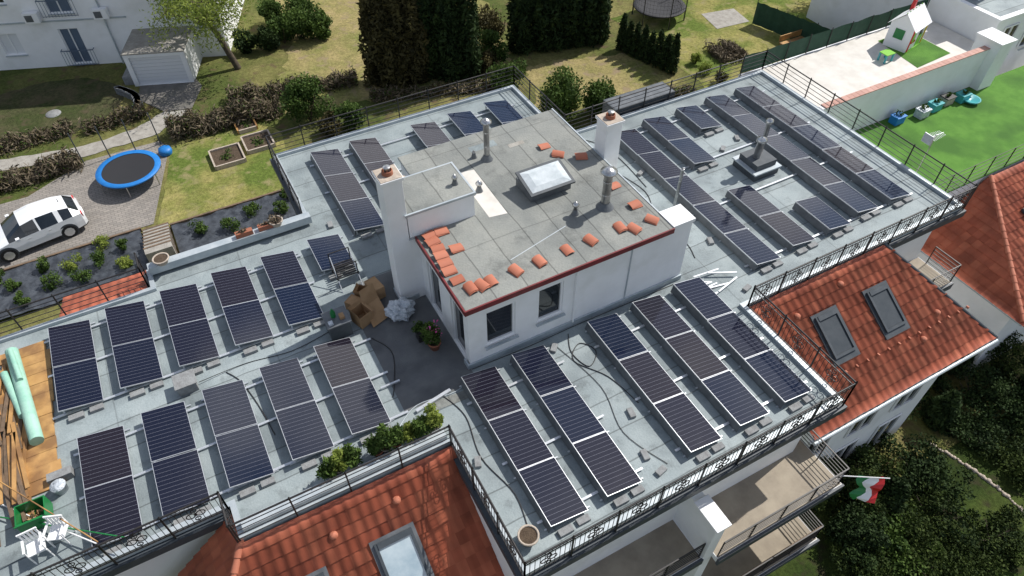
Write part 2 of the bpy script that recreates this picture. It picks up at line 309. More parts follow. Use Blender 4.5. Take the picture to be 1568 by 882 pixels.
def trampoline(x,y,z,R,h,pad,net=0):
    b=MB(); b.lathe((x,y,z+h),[(R-.28,.02),(R-.02,.03),(R,0),(R-.02,-.05),(R-.28,-.02)],pad,40); b.lathe((x,y,z+h),[(0,-.05),(R*.5,-.02),(R-.28,0)],'mesh',40)
    for i in range(6):
        t=i*math.pi/3+.3; c=math.cos(t);s=math.sin(t); b.tube((x+c*(R-.05),y+s*(R-.05),z),(x+c*(R-.05),y+s*(R-.05),z+h),.025,'steel')
        if net: b.tube((x+c*R,y+s*R,z),(x+c*R,y+s*R,z+h+net),.03,'black')
    if net:
        for k in range(8):
            zz=z+h+net*k/7; P=[(x+R*math.cos(t),y+R*math.sin(t),zz) for t in np.linspace(0,2*math.pi,25)]; b.path(P,.006,'black',3)
        for t in np.linspace(0,2*math.pi,48,endpoint=False): b.tube((x+R*math.cos(t),y+R*math.sin(t),z+h),(x+R*math.cos(t),y+R*math.sin(t),z+h+net),.005,'black',3)
    b.obj('trampoline')
trampoline(-3.3,33.1,G+.03,1.5,.7,'blue'); trampoline(29.6,34.6,G+.02,1.7,.8,'mesh',1.7)
b=MB(); b.lathe((-1.5,34.6,G+.03),[(0,.3),(.3,.3),(.34,.15),(.3,0)],'blue',18); b.obj('garden_pouf')
# ------------------------------------------------------------------ vegetation
def conifer(x,y,h,r,k='leafd',n=2600,z=G,ls=.13):
    b=MB(); b.tube((x,y,z),(x,y,z+h*.6),.12*min(1,h/3),'bark',8,.04)
    t=rng.uniform(.02,1,n)**1.15; ang=rng.uniform(0,2*math.pi,n); ph=rng.uniform(0,6.28,3)
    lump=.5*np.sin(ang*3+ph[0]+t*7)+.5*np.sin(ang*5+ph[1]-t*13)+.35*np.sin(t*25+ph[2]+ang*2)
    rad=r*np.clip(1-t**2.4,0,1)**.6*(1+.24*lump)
    q=rng.uniform(0,1,n)**.33; rr=rad*q
    P=np.stack([x+rr*np.cos(ang),y+rr*np.sin(ang),z+.1+t*h+rng.normal(0,.06,n)],1)
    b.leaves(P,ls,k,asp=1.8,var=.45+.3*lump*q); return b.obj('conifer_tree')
for i in range(3): conifer(10.9+i*.8,35.6-i*.25,random.uniform(6,7.5),1.0,'leafb',5200,ls=.11)
for i in range(5): conifer(13.3+i*.55,35.0-i*.3+random.uniform(-.2,.2),random.uniform(5.8,7),.62,'leafd',3600,ls=.10)
for i in range(8): conifer(19.5+i*.7,35.2-i*.2+random.uniform(-.15,.15),random.uniform(5.8,7),.66,'leafd',3600,ls=.10)
for i in range(8): conifer(25.1+.15*i,32.3-i*.53,random.uniform(1.8,2.5),.3,'leafd',1100,ls=.07)
def bush(x,y,z,r,h,k='leafg',n=2200,ls=.09,name='shrub',K=18,sub=.42,shell=.75):
    b=MB()
    for i in range(5):
        t=random.uniform(0,6.28); b.tube((x,y,z),(x+math.cos(t)*r*.5,y+math.sin(t)*r*.5,z+h*.7),.035,'bark',5,.01)
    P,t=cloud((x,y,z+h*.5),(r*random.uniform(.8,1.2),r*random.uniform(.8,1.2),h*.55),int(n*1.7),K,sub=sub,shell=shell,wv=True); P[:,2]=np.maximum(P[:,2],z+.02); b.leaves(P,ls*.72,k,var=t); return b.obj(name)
for x,y,r,h in [(4.9,43.0,.9,1.5),(6.0,42.7,.9,1.6),(7.1,42.9,1.0,1.7),(8.2,43.0,1.1,2.0),(9.2,42.4,1.0,1.9),(8.8,44.5,1.2,2.2),(7.2,45.5,1.1,2)]: bush(x,y,G,r,h,'leafd' if r<1 else 'leafg',2200,.11)
bush(5.9,33.9,G,1.3,2.6,'leafg',3200,.10); bush(7.7,32.4,G,.9,1.5,'leafg',2000,.1); bush(6.6,32.2,G,.8,1.2,'leafb',1500,.1)
bush(17.8,27.7,G,1.5,2.9,'leafg',5000,.10); bush(19.8,27.0,G,1.2,2.4,'leafg',3500,.1); bush(16.6,31.5,G,1.1,2.0,'leafg',2600,.1); bush(17.3,34.5,G,1.0,2.2,'leafg',2600,.1); bush(17.9,36.5,G,1.3,2.6,'leafb',2600,.1); bush(16.4,33.9,G,.8,1.4,'leafb',1600,.1)
for i in range(7): bush(28+i*1.7,23.8+random.uniform(-.3,.3),G,1.0,1.7,random.choice(['leafg','leafb']),1500,.1)
for i in range(10): bush(33+i*1.3,38.5+random.uniform(-.5,.5),G,1.2,3,'leafd',1500,.14)
for i in range(6): bush(27.6+random.uniform(-.4,.6),25.2+i*1.2,G,.5,.8,random.choice(['leafg','leafb','leafy']),600,.07)
def twighedge(x0,y0,x1,y1,w,h,n,name='bare_hedge',k='twig',green=.25):
    b=MB(); L=math.hypot(x1-x0,y1-y0)
    for kk,m in((k,int(n*(1-green))),('leafb',int(n*green*.6)),('leafg',int(n*green*.4))):
        if m<2: continue
        t=rng.uniform(0,1,m); o=rng.normal(0,w*.35,m)
        lump=.72+.2*np.sin(t*L*2.1)+.15*np.sin(t*L*5.3+1)
        P=np.stack([x0+(x1-x0)*t-(y1-y0)/L*o,y0+(y1-y0)*t+(x1-x0)/L*o,G+h*lump*rng.uniform(.02,1,m)],1)
        b.leaves(P,.055,kk,asp=3.0 if kk=='twig' else 1.3)
    for i in range(int(L*9)):
        s=random.random(); px=x0+(x1-x0)*s; py=y0+(y1-y0)*s
        b.tube((px,py,G),(px+random.uniform(-.35,.35),py+random.uniform(-.35,.35),G+h*random.uniform(.6,1.15)),.012,'twig',3,.005)
    b.obj(name)
twighedge(-1.0,36.0,4.8,35.6,.9,1.2,9000,green=.4); twighedge(-1.8,38.9,-5.0,38.6,.7,.7,2500,green=.5); twighedge(-13,35.3,-5.4,35.7,.8,1.0,7000); twighedge(-12,38.9,-5.5,39.1,.9,.6,4500,green=.4); twighedge(2.5,38.0,9.5,36.4,.8,.8,6000,green=.5); twighedge(-11.5,43,-9.6,38.5,.8,1.0,3000,green=.4)
twighedge(9.5,34.3,17,31.8,.6,.7,4000,green=.5); twighedge(20.5,26.6,26,26.2,.5,.8,3000,green=.6)
twighedge(29.5,28.8,31.5,28.6,1.4,.5,2500,'brushwood_pile',green=0)
def tree(x,y,z,h,lean,cr,n,k,name,ls=.09):
    b=MB(); p0=Vector((x,y,z)); p1=Vector((x+lean[0]*.4,y+lean[1]*.4,z+h*.35)); p2=Vector((x+lean[0],y+lean[1],z+h*.65))
    b.tube(p0,p1,.2,'bark',10,.15); b.tube(p1,p2,.15,'bark',10,.09)
    tips=[]
    for i in range(16):
        t=i*2.4; s=p1.lerp(p2,random.uniform(.3,1)); e=s+Vector((math.cos(t)*cr*random.uniform(.4,.9),math.sin(t)*cr*random.uniform(.4,.9),random.uniform(.6,1.8))); b.tube(s,e,.06,'bark',6,.02); tips.append(e)
        for j in range(3):
            e2=e+Vector((random.uniform(-.8,.8),random.uniform(-.8,.8),random.uniform(-.8,.6))); b.tube(e,e2,.02,'bark',4,.008); tips.append(e2)
    T=np.array([list(t) for t in tips]); idx=rng.integers(0,len(T),n); e=rng.normal(size=(n,3))*np.array([.36,.36,.45]); e[:,2]-=rng.uniform(0,.7,n)
    b.leaves(T[idx]+e,ls,k,asp=1.8); b.obj(name)
tree(3.8,41.3,G,6.2,(-1.3,.8),2.6,9000,'leafy','willow_tree',.055)
tree(45,30,G,8,(0,0),3,6000,'leafg','broadleaf_tree')
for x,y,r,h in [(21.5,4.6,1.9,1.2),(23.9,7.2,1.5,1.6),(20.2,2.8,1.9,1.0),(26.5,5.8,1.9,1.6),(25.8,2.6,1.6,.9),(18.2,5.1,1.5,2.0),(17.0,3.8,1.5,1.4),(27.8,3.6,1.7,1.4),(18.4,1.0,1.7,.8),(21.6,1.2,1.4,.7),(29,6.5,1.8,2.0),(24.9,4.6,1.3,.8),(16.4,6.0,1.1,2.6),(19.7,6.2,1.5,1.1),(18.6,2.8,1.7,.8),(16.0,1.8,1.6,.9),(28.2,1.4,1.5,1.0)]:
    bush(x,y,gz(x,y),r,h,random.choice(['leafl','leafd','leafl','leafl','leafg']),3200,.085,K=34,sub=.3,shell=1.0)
for x,y,h in [(26.0,7.8,3.0),(27.5,7.6,2.6),(24.2,5.9,2.0),(28.8,4.8,2.8),(19.2,4.2,1.8)]: conifer(x,y,h,.6,'leafd',2200,gz(x,y),.08)
b=MB()
for i in range(46):
    t=i/45; x=23.0+.8*math.sin(t*2.5)+.1*random.random(); y=5.3-5.2*t; r=random.uniform(.05,.11); b.lathe((x,y,gz(x,y)+.03),[(r,0),(r*.95,r*.6),(r*.4,r),(0,r)],'stonepot',7)
b.obj('stone_edging')
b=MB(); b.poly([(22.2,6.6),(29,8.5),(29,9.6),(22.2,7.6)],-8.8,'paver'); b.obj('garden_path')
# ------------------------------------------------------------------ main building
AB=empty('apartment_building')
RP=[(-8.2,10.8),(-2.5,10.8),(-2.5,9.8),(3.4,9.8),(3.4,5.6),(14.0,5.6),(14.0,9.8),(24.6,9.8),(24.6,20.8),(13.7,20.8),(13.7,25.2),(2.6,25.2),(2.6,20.8),(-3.0,20.8),(-3.0,19.9),(-8.2,19.9)]
def offset(P,d):
    n=len(P);o=[]
    for i in range(n):
        a=Vector(P[i-1]);b_=Vector(P[i]);c=Vector(P[(i+1)%n]); e1=(b_-a).normalized(); e2=(c-b_).normalized()
        n1=Vector((-e1.y,e1.x)); n2=Vector((-e2.y,e2.x)); q=b_+(n1+n2)*d; o.append((q.x,q.y))
    return o
def ring(b,P,d0,d1,z0,z1,k):
    A=offset(P,d0);B=offset(P,d1);n=len(P)
    vs=[(x,y,z0) for x,y in A]+[(x,y,z1) for x,y in A]+[(x,y,z1) for x,y in B]+[(x,y,z0) for x,y in B]
    fs=[]
    for i in range(n):
        j=(i+1)%n; fs+=[(i,j,n+j,n+i),(n+i,n+j,2*n+j,2*n+i),(2*n+i,2*n+j,3*n+j,3*n+i),(3*n+i,3*n+j,j,i)]
    b.add(vs,fs,k)
b=MB(); b.prism(RP,-.35,0,'dark','roof'); b.obj('flat_roof',AB)
b=MB(); ring(b,RP,-.01,.14,-.12,.12,'cap'); b.obj('roof_edge_upstand',AB)
b=MB(); ring(b,RP,-.16,-.012,-.42,-.14,'dark'); b.obj('gutter',AB)
b=MB(); b.prism(offset(RP,.35),-9.8,-.352,'white'); b.obj('outer_walls',AB)
b=MB(); b.box(-2.9,2.75,20.45,20.75,.121,.42,'cap'); b.box(-2.35,3.3,9.9,10.2,.121,.30,'cap'); b.obj('parapet',AB)
b=MB(); b.poly([(2.62,11.35),(4.98,11.35),(4.98,16.9),(3.2,16.9),(3.2,15.2),(2.62,15.2)],.006,'shademem'); b.poly([(3.3,11.0),(4.9,10.9),(4.95,11.2),(3.35,11.3)],.008,'roof2'); b.obj('shaded_terrace_floor',AB)  # dark membrane sheet outlined to paint in the penthouse shadow
PH=empty('rooftop_penthouse')
def wallholes(b,x0,x1,z0,z1,y,holes,k,d=.14):
    xs=sorted({x0,x1,*[h[0] for h in holes],*[h[1] for h in holes]}); zs=sorted({z0,z1,*[h[2] for h in holes],*[h[3] for h in holes]})
    for i in range(len(xs)-1):
        for j in range(len(zs)-1):
            cx=(xs[i]+xs[i+1])/2; cz=(zs[j]+zs[j+1])/2
            if any(h[0]<cx<h[1] and h[2]<cz<h[3] for h in holes): continue
            b.add([(xs[i],y,zs[j]),(xs[i+1],y,zs[j]),(xs[i+1],y,zs[j+1]),(xs[i],y,zs[j+1])],[(0,1,2,3)],k)
    for h in holes:
        a,c,e,g=h
        b.add([(a,y,e),(c,y,e),(c,y,g),(a,y,g),(a,y+d,e),(c,y+d,e),(c,y+d,g),(a,y+d,g)],[(0,1,5,4),(1,2,6,5),(2,3,7,6),(3,0,4,7)],k)
def window(b,a,c,e,g,y,mull=True,glass='glass',fr='whitem',ft=.06,sill=True):
    b.add([(a,y,e),(c,y,e),(c,y,g),(a,y,g)],[(0,1,2,3)],glass)
    y0=y-.06;y1=y-.004
    b.box(a,a+ft,y0,y1,e,g,fr);b.box(c-ft,c,y0,y1,e,g,fr);b.box(a+ft,c-ft,y0,y1,e,e+ft,fr);b.box(a+ft,c-ft,y0,y1,g-ft,g,fr)
    if mull: b.box((a+c)/2-.03,(a+c)/2+.03,y0,y1,e+ft,g-ft,fr)
    if sill: b.box(a-.06,c+.06,y-.24,y-.143,e-.05,e-.01,'cap')
H=2.62; XR=12.9
b=MB(); holes=[(5.55,6.55,.72,2.2),(7.3,8.2,.82,2.25)]
wallholes(b,5.0,XR,0,H,11.9,holes,'white')
def wq(x0,y0,x1,y1,z0=0,z1=H): b.add([(x0,y0,z0),(x1,y1,z0),(x1,y1,z1),(x0,y0,z1)],[(0,1,2,3)],'white')
for seg in [(XR,11.9,XR,12.6),(XR,12.6,12.1,12.6),(12.1,12.6,12.1,19.2),(12.1,19.2,6,19.2),(6,19.2,6,16.9),(6,16.9,4.75,16.9),(4.75,16.9,4.75,15.3),(4.75,15.3,5,15.3)]: wq(*seg)
b.M=Matrix.Translation((5,15.3,0))@Matrix.Rotation(-math.pi/2,4,'Z')
wallholes(b,0,3.4,0,H,0,[(2.2,3.1,.03,2.15),(.5,1.4,.03,2.1)],'white')
b.M=None; b.obj('walls',PH)
b=MB()
for h in holes: window(b,*h,12.0,mull=False,ft=.075)
b.M=Matrix.Translation((5,15.3,0))@Matrix.Rotation(-math.pi/2,4,'Z'); window(b,2.2,3.1,.03,2.15,.13,False,sill=False); window(b,.5,1.4,.03,2.1,.13,False,sill=False); b.M=None
b.obj('windows',PH)
b=MB(); b.box(4.96,XR+.04,11.84,11.896,.004,.2,'cap'); b.box(4.90,4.96,11.84,12.15,.004,.2,'cap'); b.tube((8.6,11.83,.2),(8.6,11.83,2.5),.035,'whitem',8); b.box(10.6,10.64,11.87,11.897,.2,2.5,'cap'); b.obj('wall_flashing',PH)
b=MB(); b.prism([(4.94,11.84),(12.1,11.84),(12.1,19.26),(5.94,19.26),(5.94,16.95),(4.7,16.95),(4.7,15.29),(4.94,15.29)],H,H+.08,'cap','roof2'); b.obj('roof_slab',PH)
b=MB(); b.box(4.90,12.1,11.79,11.838,H-.09,H+.10,'redtrim'); b.box(4.89,4.938,11.838,15.28,H-.09,H+.10,'redtrim'); b.box(12.103,12.15,12.65,19.3,H-.05,H+.1,'cap'); b.obj('roof_trim',PH)
b=MB(); b.box(12.103,XR+.05,11.85,12.64,H-.01,H+.12,'white'); b.obj('side_ledge',PH)
b=MB(); b.box(4.72,6.95,15.3,16.93,H+.082,3.58,'white'); b.box(4.66,7.0,15.24,16.98,3.58,3.66,'cap'); b.poly([(4.72,15.3),(6.94,15.3),(6.94,16.92),(4.72,16.92)],3.664,'roof2'); b.obj('raised_roof_block',PH)
Z=H+.084
b=MB(); b.poly([(7.3,15.0),(7.9,14.9),(7.95,17.4),(7.35,17.5)],Z,'tiles_w'); b.poly([(8.3,18.3),(9.3,18.25),(9.3,18.6),(8.3,18.6)],Z,'roof'); b.poly([(9.6,17.9),(10.2,17.9),(10.2,18.1),(9.6,18.1)],Z,'path'); b.poly([(9.3,12.2),(11.9,12.25),(11.9,14.2),(9.4,13.8)],Z,'roof2')
b.poly([(7.0,13.0),(9.2,13.5),(9.2,13.53),(7.0,13.03)],Z+.002,'cap'); b.obj('membrane_patches',PH)
def loosetile(x,y,z,a):
    b=MB(); b.M=Matrix.Translation((x,y,z+.005))@Matrix.Rotation(a,4,'Z')@Matrix.Rotation(random.uniform(-.05,.08),4,'X')
    n=8; v=random.random()
    prof=[(-.15+.3*i/n, .045*math.sin(math.pi*i/n)**.8+.02*(i/n)) for i in range(n+1)]
    vs=[]
    for yy in(-.2,.2):
        vs+=[(px,yy,pz+.022+.014*(yy>0)) for px,pz in prof]+[(px,yy,pz+.014*(yy>0)) for px,pz in prof]
    m=n+1; fs=[]
    for i in range(n): fs+=[(i,i+1,2*m+i+1,2*m+i),(m+i+1,m+i,3*m+i,3*m+i+1),(i+1,i,m+i,m+i+1),(2*m+i,2*m+i+1,3*m+i+1,3*m+i)]
    fs+=[(0,2*m,3*m,m),(n,m+n,3*m+n,2*m+n)]
    b.add(vs,fs,'tiled',var=v)
    if random.random()<.6:
        b.M=b.M@Matrix.Translation((.02,.02,.03))@Matrix.Rotation(random.uniform(-.12,.12),4,'Z'); b.add(vs,fs,'tiled',var=(v+.4)%1)
    b.obj('loose_roof_tile')
A90=math.pi/2
for x,y,a in [(5.42,12.5,.2),(6.08,12.5,.1),(5.75,12.45,.15),(6.89,12.5,.3),(7.68,12.5,.25),(8.66,12.55,.15),(9.5,12.55,.2),(10.6,12.6,.1),(10.96,12.35,.2),(11.69,12.43,.5),(11.65,13.27,A90),(11.6,14.4,A90),(11.5,16.24,1.2),(10.86,16.72,.9),(10.66,17.37,1.6),(5.24,13.0,A90),(5.2,13.42,A90),(5.23,13.76,A90+.1),(5.25,14.11,A90),(5.78,14.17,A90),(5.29,14.45,A90-.1),(5.28,14.78,A90),(5.3,15.06,A90),(5.7,15.06,A90+.1)]: loosetile(x,y,Z,a+random.uniform(-.12,.12))
def chimney(x,y,z0,z1,w,name='chimney'):
    b=MB(); b.box(x-w,x+w,y-w,y+w,z0,z1-.1,'white'); b.box(x-w-.05,x+w+.05,y-w-.05,y+w+.05,z1-.1,z1,'white'); b.box(x-w-.03,x+w+.03,y-w-.03,y+w+.03,z1,z1+.02,'stonepot'); b.box(x-w-.03,x+w+.03,y-w-.03,y+w+.03,z0+.004,z0+.2,'cap')
    b.lathe((x,y,z1+.02),[(w*.55,0),(w*.53,.12),(w*.45,.14),(w*.4,.02)],'terra',16); b.lathe((x,y,z1+.06),[(w*.3,0),(w*.3,.16),(w*.36,.16),(w*.36,.2),(0,.22)],'steel',14)
    b.obj(name,bevel=.012)
chimney(4.45,15.6,0,5.05,.30); chimney(12.5,16.2,0,4.0,.31)
def flue(x,y,z0,z1,r,cap=True,name='metal_flue_pipe',base=True):
    b=MB()
    if base: b.lathe((x,y,z0),[(r*2.1,0),(r*1.4,.12),(r*1.05,.22)],'galv',16)
    b.lathe((x,y,z0),[(r,0),(r,z1-z0-.12),(r*1.12,z1-z0-.12),(r*1.12,z1-z0-.06),(r*.9,z1-z0-.06)],'steel',16)
    for k in (.35,.7): b.lathe((x,y,z0+(z1-z0)*k),[(r*1.01,0),(r*1.06,.01),(r*1.06,.03),(r*1.01,.04)],'steel',16)
    if cap: b.lathe((x,y,z1-.06),[(r*.5,0),(r*1.9,0),(r*1.9,.04),(r*.4,.15),(0,.15)],'steel',18)
    b.obj(name)
flue(10.77,13.7,Z,4.15,.14); flue(8.6,17.7,Z,4.25,.10); flue(9.75,13.85,Z,Z+.42,.06,name='vent_pipe'); flue(8.25,18.0,Z,Z+.3,.05,name='vent_pipe',cap=False); flue(14.9,14.8,0,2.0,.06,cap=False)
flue(6.6,15.9,3.665,3.95,.05,name='vent_pipe'); flue(7.6,16.3,Z,Z+.35,.06,name='vent_pipe')
b=MB(); b.M=Matrix.Translation((9.55,15.5,Z)); b.box(-.75,.75,-.5,.5,0,.32,'galv'); b.M=b.M@Matrix.Translation((0,-.1,.42))@Matrix.Rotation(.22,4,'X')
b.box(-.82,.82,-.55,.55,0,.07,'dark'); b.add([(-.72,-.45,.075),(.72,-.45,.075),(.72,.45,.075),(-.72,.45,.075),(-.5,-.28,.15),(.5,-.28,.15),(.5,.28,.15),(-.5,.28,.15)],[(0,1,5,4),(1,2,6,5),(2,3,7,6),(3,0,4,7),(4,5,6,7)],'pane'); b.obj('roof_skylight')
b=MB(); x,y=19.3,15.3; b.box(x-.62,x+.62,y-.62,y+.62,0,.3,'dark'); b.box(x-.68,x+.68,y-.68,y+.68,.3,.36,'cap'); b.box(x-.5,x+.5,y-.5,y+.5,.36,.62,'dark')
b.lathe((x-.1,y,.62),[(.14,0),(.14,.7),(.2,.72),(.2,.85),(.02,.95)],'steel',16); b.lathe((x+.2,y+.15,.62),[(.09,0),(.09,1.35),(.15,1.38),(.15,1.5),(0,1.6)],'steel',16); b.obj('roof_ventilation_unit')
b=MB(); b.box(-3.0,-2.45,15.0,15.5,0,.36,'conc'); b.box(-3.04,-2.41,14.96,15.54,.36,.4,'conc'); b.obj('roof_vent_box',bevel=.01)
b=MB(); b.box(16.4,19.6,20.95,21.9,-.3,.35,'dark'); b.poly([(16.45,21),(19.55,21),(19.55,21.85),(16.45,21.85)],.354,'galv'); b.obj('dormer_roof',AB)
# ------------------------------------------------------------------ tile roofs
def tileroof(name,o,u,v,ul,vl,clips,parent):
    o=Vector(o);u=Vector(u).normalized();v=Vector(v).normalized();n=u.cross(v).normalized()
    if n.z<0:n=-n
    bm=bmesh.new(); uvl=bm.loops.layers.uv.new('UVMap')
    nc=int(ul/.05); rows=[]
    k=0; CH=.36
    while k*CH<vl:
        rows.append((k*CH,0,k)); rows.append((min(k*CH+CH-.008,vl+.3),.055,k)); k+=1
    V=[]; jt={}
    for (s,h,k_) in rows:
        r=[]
        for i in range(nc+1):
            a=i*ul/nc; ci=int(a/.30); ph=(a/.30)%1.0; hh=.024*(math.sin(math.pi*min(ph/.62,1)) if ph<.62 else -.2*math.sin(math.pi*(ph-.62)/.38))
            j_=jt.setdefault((ci,k_),random.uniform(-.006,.008))
            r.append(bm.verts.new(o+u*a+v*(s+(j_ if h else 0))+n*(h+hh+j_)))
        V.append(r)
    for j in range(len(rows)-1):
        for i in range(nc):
            f=bm.faces.new((V[j][i],V[j][i+1],V[j+1][i+1],V[j+1][i])); f.smooth=(j%2==0)
            kk=rows[j][2]+.5
            for l in f.loops: l[uvl].uv=((i+.5)*ul/nc/.30,kk)
    for co,no in clips:
        bmesh.ops.bisect_plane(bm,geom=bm.verts[:]+bm.edges[:]+bm.faces[:],plane_co=co,plane_no=no,clear_outer=True)
    me=bpy.data.meshes.new(name); bm.to_mesh(me); bm.free(); me.materials.append(M['tile']); ob=bpy.data.objects.new(name,me); COL.objects.link(ob); ob.parent=parent
def caps(name,p,q,parent):
    b=MB(); p=Vector(p);q=Vector(q);L=(q-p).length;n=int(L/.34)
    for i in range(n): 
        a=p.lerp(q,i/n); c=p.lerp(q,(i+1.12)/n); b.tube(a,c,.085,'tiled',8,.11)
    b.obj(name,parent)
tileroof('tiled_roof_east',(13.9,9.72,.02),(1,0,0),(0,-3.95,-2.42),9.6,4.55,[((20.35,9.8,0),(4.05,2.6,0)),((14.08,0,0),(-1,0,0))],AB)
b=MB(); b.tube((20.36,9.78,.06),(22.95,5.72,-2.42),.07,'dark',6); b.tube((14.05,5.66,-2.52),(22.95,5.66,-2.52),.075,'cap',8); b.obj('verge_and_gutter',AB)
b=MB(); b.prism([(14.1,6.3),(22.3,6.3),(20.6,9.9),(14.1,9.9)],-9.8,-2.6,'white')
b.add([(20.45,9.75,-.05),(22.9,5.85,-2.5),(22.3,6.3,-2.7),(20.3,9.9,-.9),(20.3,9.9,-2.7)],[(0,1,2,3),(3,2,4)],'dark')
for x in (15.2,17.6,20.0): window(b,x,x+1.3,-8.9,-6.9,6.29,True,sill=False); window(b,x,x+1.3,-5.9,-4.3,6.29,True,sill=False)
b.obj('east_wing_walls',AB)
tileroof('tiled_roof_south',(-5.6,9.72,.02),(1,0,0),(0,-3.95,-2.42),8.95,4.6,[((-2.5,9.8,0),(-4.05,2.7,0)),((3.36,0,0),(1,0,0))],AB)
tileroof('tiled_roof_west',(-2.52,11.2,0.0),(0,-1,0),(-2.7,0,-2.4),5.6,3.7,[((-2.5,9.8,0),(4.05,-2.7,0)),((0,10.62,0),(0,1,0))],AB)
tileroof('tiled_roof_north',(-5.9,20.1,-.1),(1,0,0),(0,1.4,-.55),2.75,1.45,[],AB)
b=MB(); b.box(-5.9,-3.15,20.0,21.3,-5,-.75,'white'); b.obj('north_wing_walls',AB)
caps('hip_tiles',(-2.5,9.78,.05),(-5.2,5.75,-2.35),AB)
b=MB(); b.prism([(-4.8,6.3),(3.3,6.3),(3.3,9.9),(-4.8,9.9)],-9.8,-2.75,'white'); b.obj('south_wing_walls',AB)
b=MB(); b.box(3.28,3.42,5.7,9.78,-2.6,-.45,'white'); b.obj('side_wall',AB)
def roofwin(x,y,w,l,glass,zoff,name='roof_window'):
    b=MB(); ang=math.atan2(2.42,3.95); z=-(9.72-y)*2.42/3.95+.02
    b.M=Matrix.Translation((x,y,z+zoff))@Matrix.Rotation(ang,4,'X')
    fr='slate' if glass!='slate' else 'dark'
    b.box(-w/2-.1,w/2+.1,-l/2-.22,l/2+.1,-.08,.05,'galv' if glass!='slate' else 'dark'); b.box(-w/2,-w/2+.08,-l/2,l/2,.05,.13,fr);b.box(w/2-.08,w/2,-l/2,l/2,.05,.13,fr);b.box(-w/2+.08,w/2-.08,-l/2,-l/2+.09,.05,.13,fr);b.box(-w/2+.08,w/2-.08,l/2-.16,l/2,.05,.15,fr)
    b.box(-w/2+.08,w/2-.08,-l/2+.09,l/2-.16,.05,.085,glass); b.obj(name,AB)
roofwin(16.6,8.0,.95,1.5,'slate',.07); roofwin(19.0,8.0,.95,1.5,'slate',.07); roofwin(.95,7.7,1.05,1.7,'glassb',.07); roofwin(-1.45,7.8,1.0,1.4,'glassb',.07)
for x,y in [(15.6,8.9),(17.8,9.2),(21,7.2),(-.4,9.0),(1.4,9.1),(19.9,6.7)]:
    b=MB(); z=-(9.72-y)*.613+.07; b.lathe((x,y,z),[(.12,0),(.11,.06),(.06,.10),(0,.11)],'tiled',10); b.obj('vent_tile',AB)
b=MB()
for i in range(16):
    x=14.8+i*.5; y=6.9; z=-(9.72-y)*.613+.08; b.box(x,x+.05,y-.05,y+.05,z,z+.09,'tiled')
b.obj('snow_guards',AB)
def balcony(x0,x1,y0,y1,z,name,fl='beige'):
    b=MB(); b.box(x0,x1,y0,y1,z-.25,z,'white'); b.poly([(x0+.02,y0+.02),(x1-.02,y0+.02),(x1-.02,y1),(x0+.02,y1)],z+.004,fl)
    b.box(x0-.02,x1+.02,y0-.08,y0-.003,z-.3,z+.02,'dark'); b.obj(name,AB)
balcony(9.2,14.2,4.35,6.7,-3.1,'balcony_floor_upper'); balcony(9.2,14.0,3.9,6.7,-6.1,'balcony_floor_lower'); balcony(3.6,8.8,4.6,6.7,-3.1,'balcony_floor_left'); balcony(3.6,8.8,4.2,6.7,-6.1,'balcony_floor_left_lower')
b=MB(); b.box(3.9,13.7,6.5,6.66,-9.8,-.36,'white')
for x in (4.6,10.2,12.2): window(b,x,x+1.3,-2.95,-.9,6.48,True,'glass',sill=False)
b.obj('balcony_back_wall',AB)
b=MB(); b.box(8.8,9.2,4.55,6.5,-9.8,-1.15,'white'); b.box(8.74,9.26,4.47,5.5,-1.15,-1.07,'whitem'); b.obj('party_wall_pillar',AB,bevel=.02)
balcony(21.3,24.3,8.5,10.1,-2.8,'side_balcony')
# ------------------------------------------------------------------ railings
def railing(pts,style,name='metal_railing',z0=-.3,h=1.0,zb=.1,sp=1.4):
    b=MB()
    for (p,q) in zip(pts[:-1],pts[1:]):
        p=Vector((*p,0));q=Vector((*q,0)); L=(q-p).length; n=max(1,round(L/sp)); d=(q-p)/L
        def at(s,z): v=p+d*s; return (v.x,v.y,z)
        for i in range(n+1):
            s=L*i/n; b.tube(at(s,z0),at(s,h+.02),.028,'black',4); b.tube(at(s,h+.02),at(s,h+.09),.036,'black',6,.01)
        b.tube(at(0,h),at(L,h),.028,'black',6)
        if style=='bars':
            for z in (.22,.42,.62,.82): b.tube(at(0,z+zb-.1),at(L,z+zb-.1),.013,'black',4)
        else:
            b.tube(at(0,zb),at(L,zb),.018,'black',4); b.tube(at(0,h-.16),at(L,h-.16),.016,'black',4)
            m=int(L/.14)
            for i in range(1,m): b.tube(at(L*i/m,zb),at(L*i/m,h-.16),.0095,'black',4)
            for i in range(n):
                c=L*(i+.5)/n
                for r,zc,oo in((.11,h*.5,-.12),(.11,h*.5,.12),(.07,h*.5+.2,0),(.07,h*.5-.2,0)):
                    P=[at(c+oo+r*math.cos(t),zc+r*math.sin(t)) for t in np.linspace(0,2*math.pi,11)]; b.path(P,.014,'black',4)
            m2=int(L/.2)
            for i in range(m2): 
                c=L*(i+.5)/m2; P=[at(c+.06*math.cos(t),h-.08+.06*math.sin(t)) for t in np.linspace(0,2*math.pi,7)]; b.path(P,.007,'black',3)
    return b.obj(name)
e=.06
railing([(3.4-e,9.7),(3.4-e,5.6-e),(14+e,5.6-e),(14+e,9.75),(24.6+e,9.8-e)],'bal')
railing([(-8.2,10.8-e),(-2.5-e,10.8-e),(-2.5-e,9.8-e),],'bal')
railing([(-2.5,9.8-e),(3.4-e,9.8-e)],'bars')
railing([(24.6+e,9.8),(24.6+e,20.8+e),(13.75,20.8+e)],'bars')
railing([(13.7+e,20.9),(13.7+e,25.2+e),(2.6-e,25.2+e),(2.6-e,20.9)],'bars')
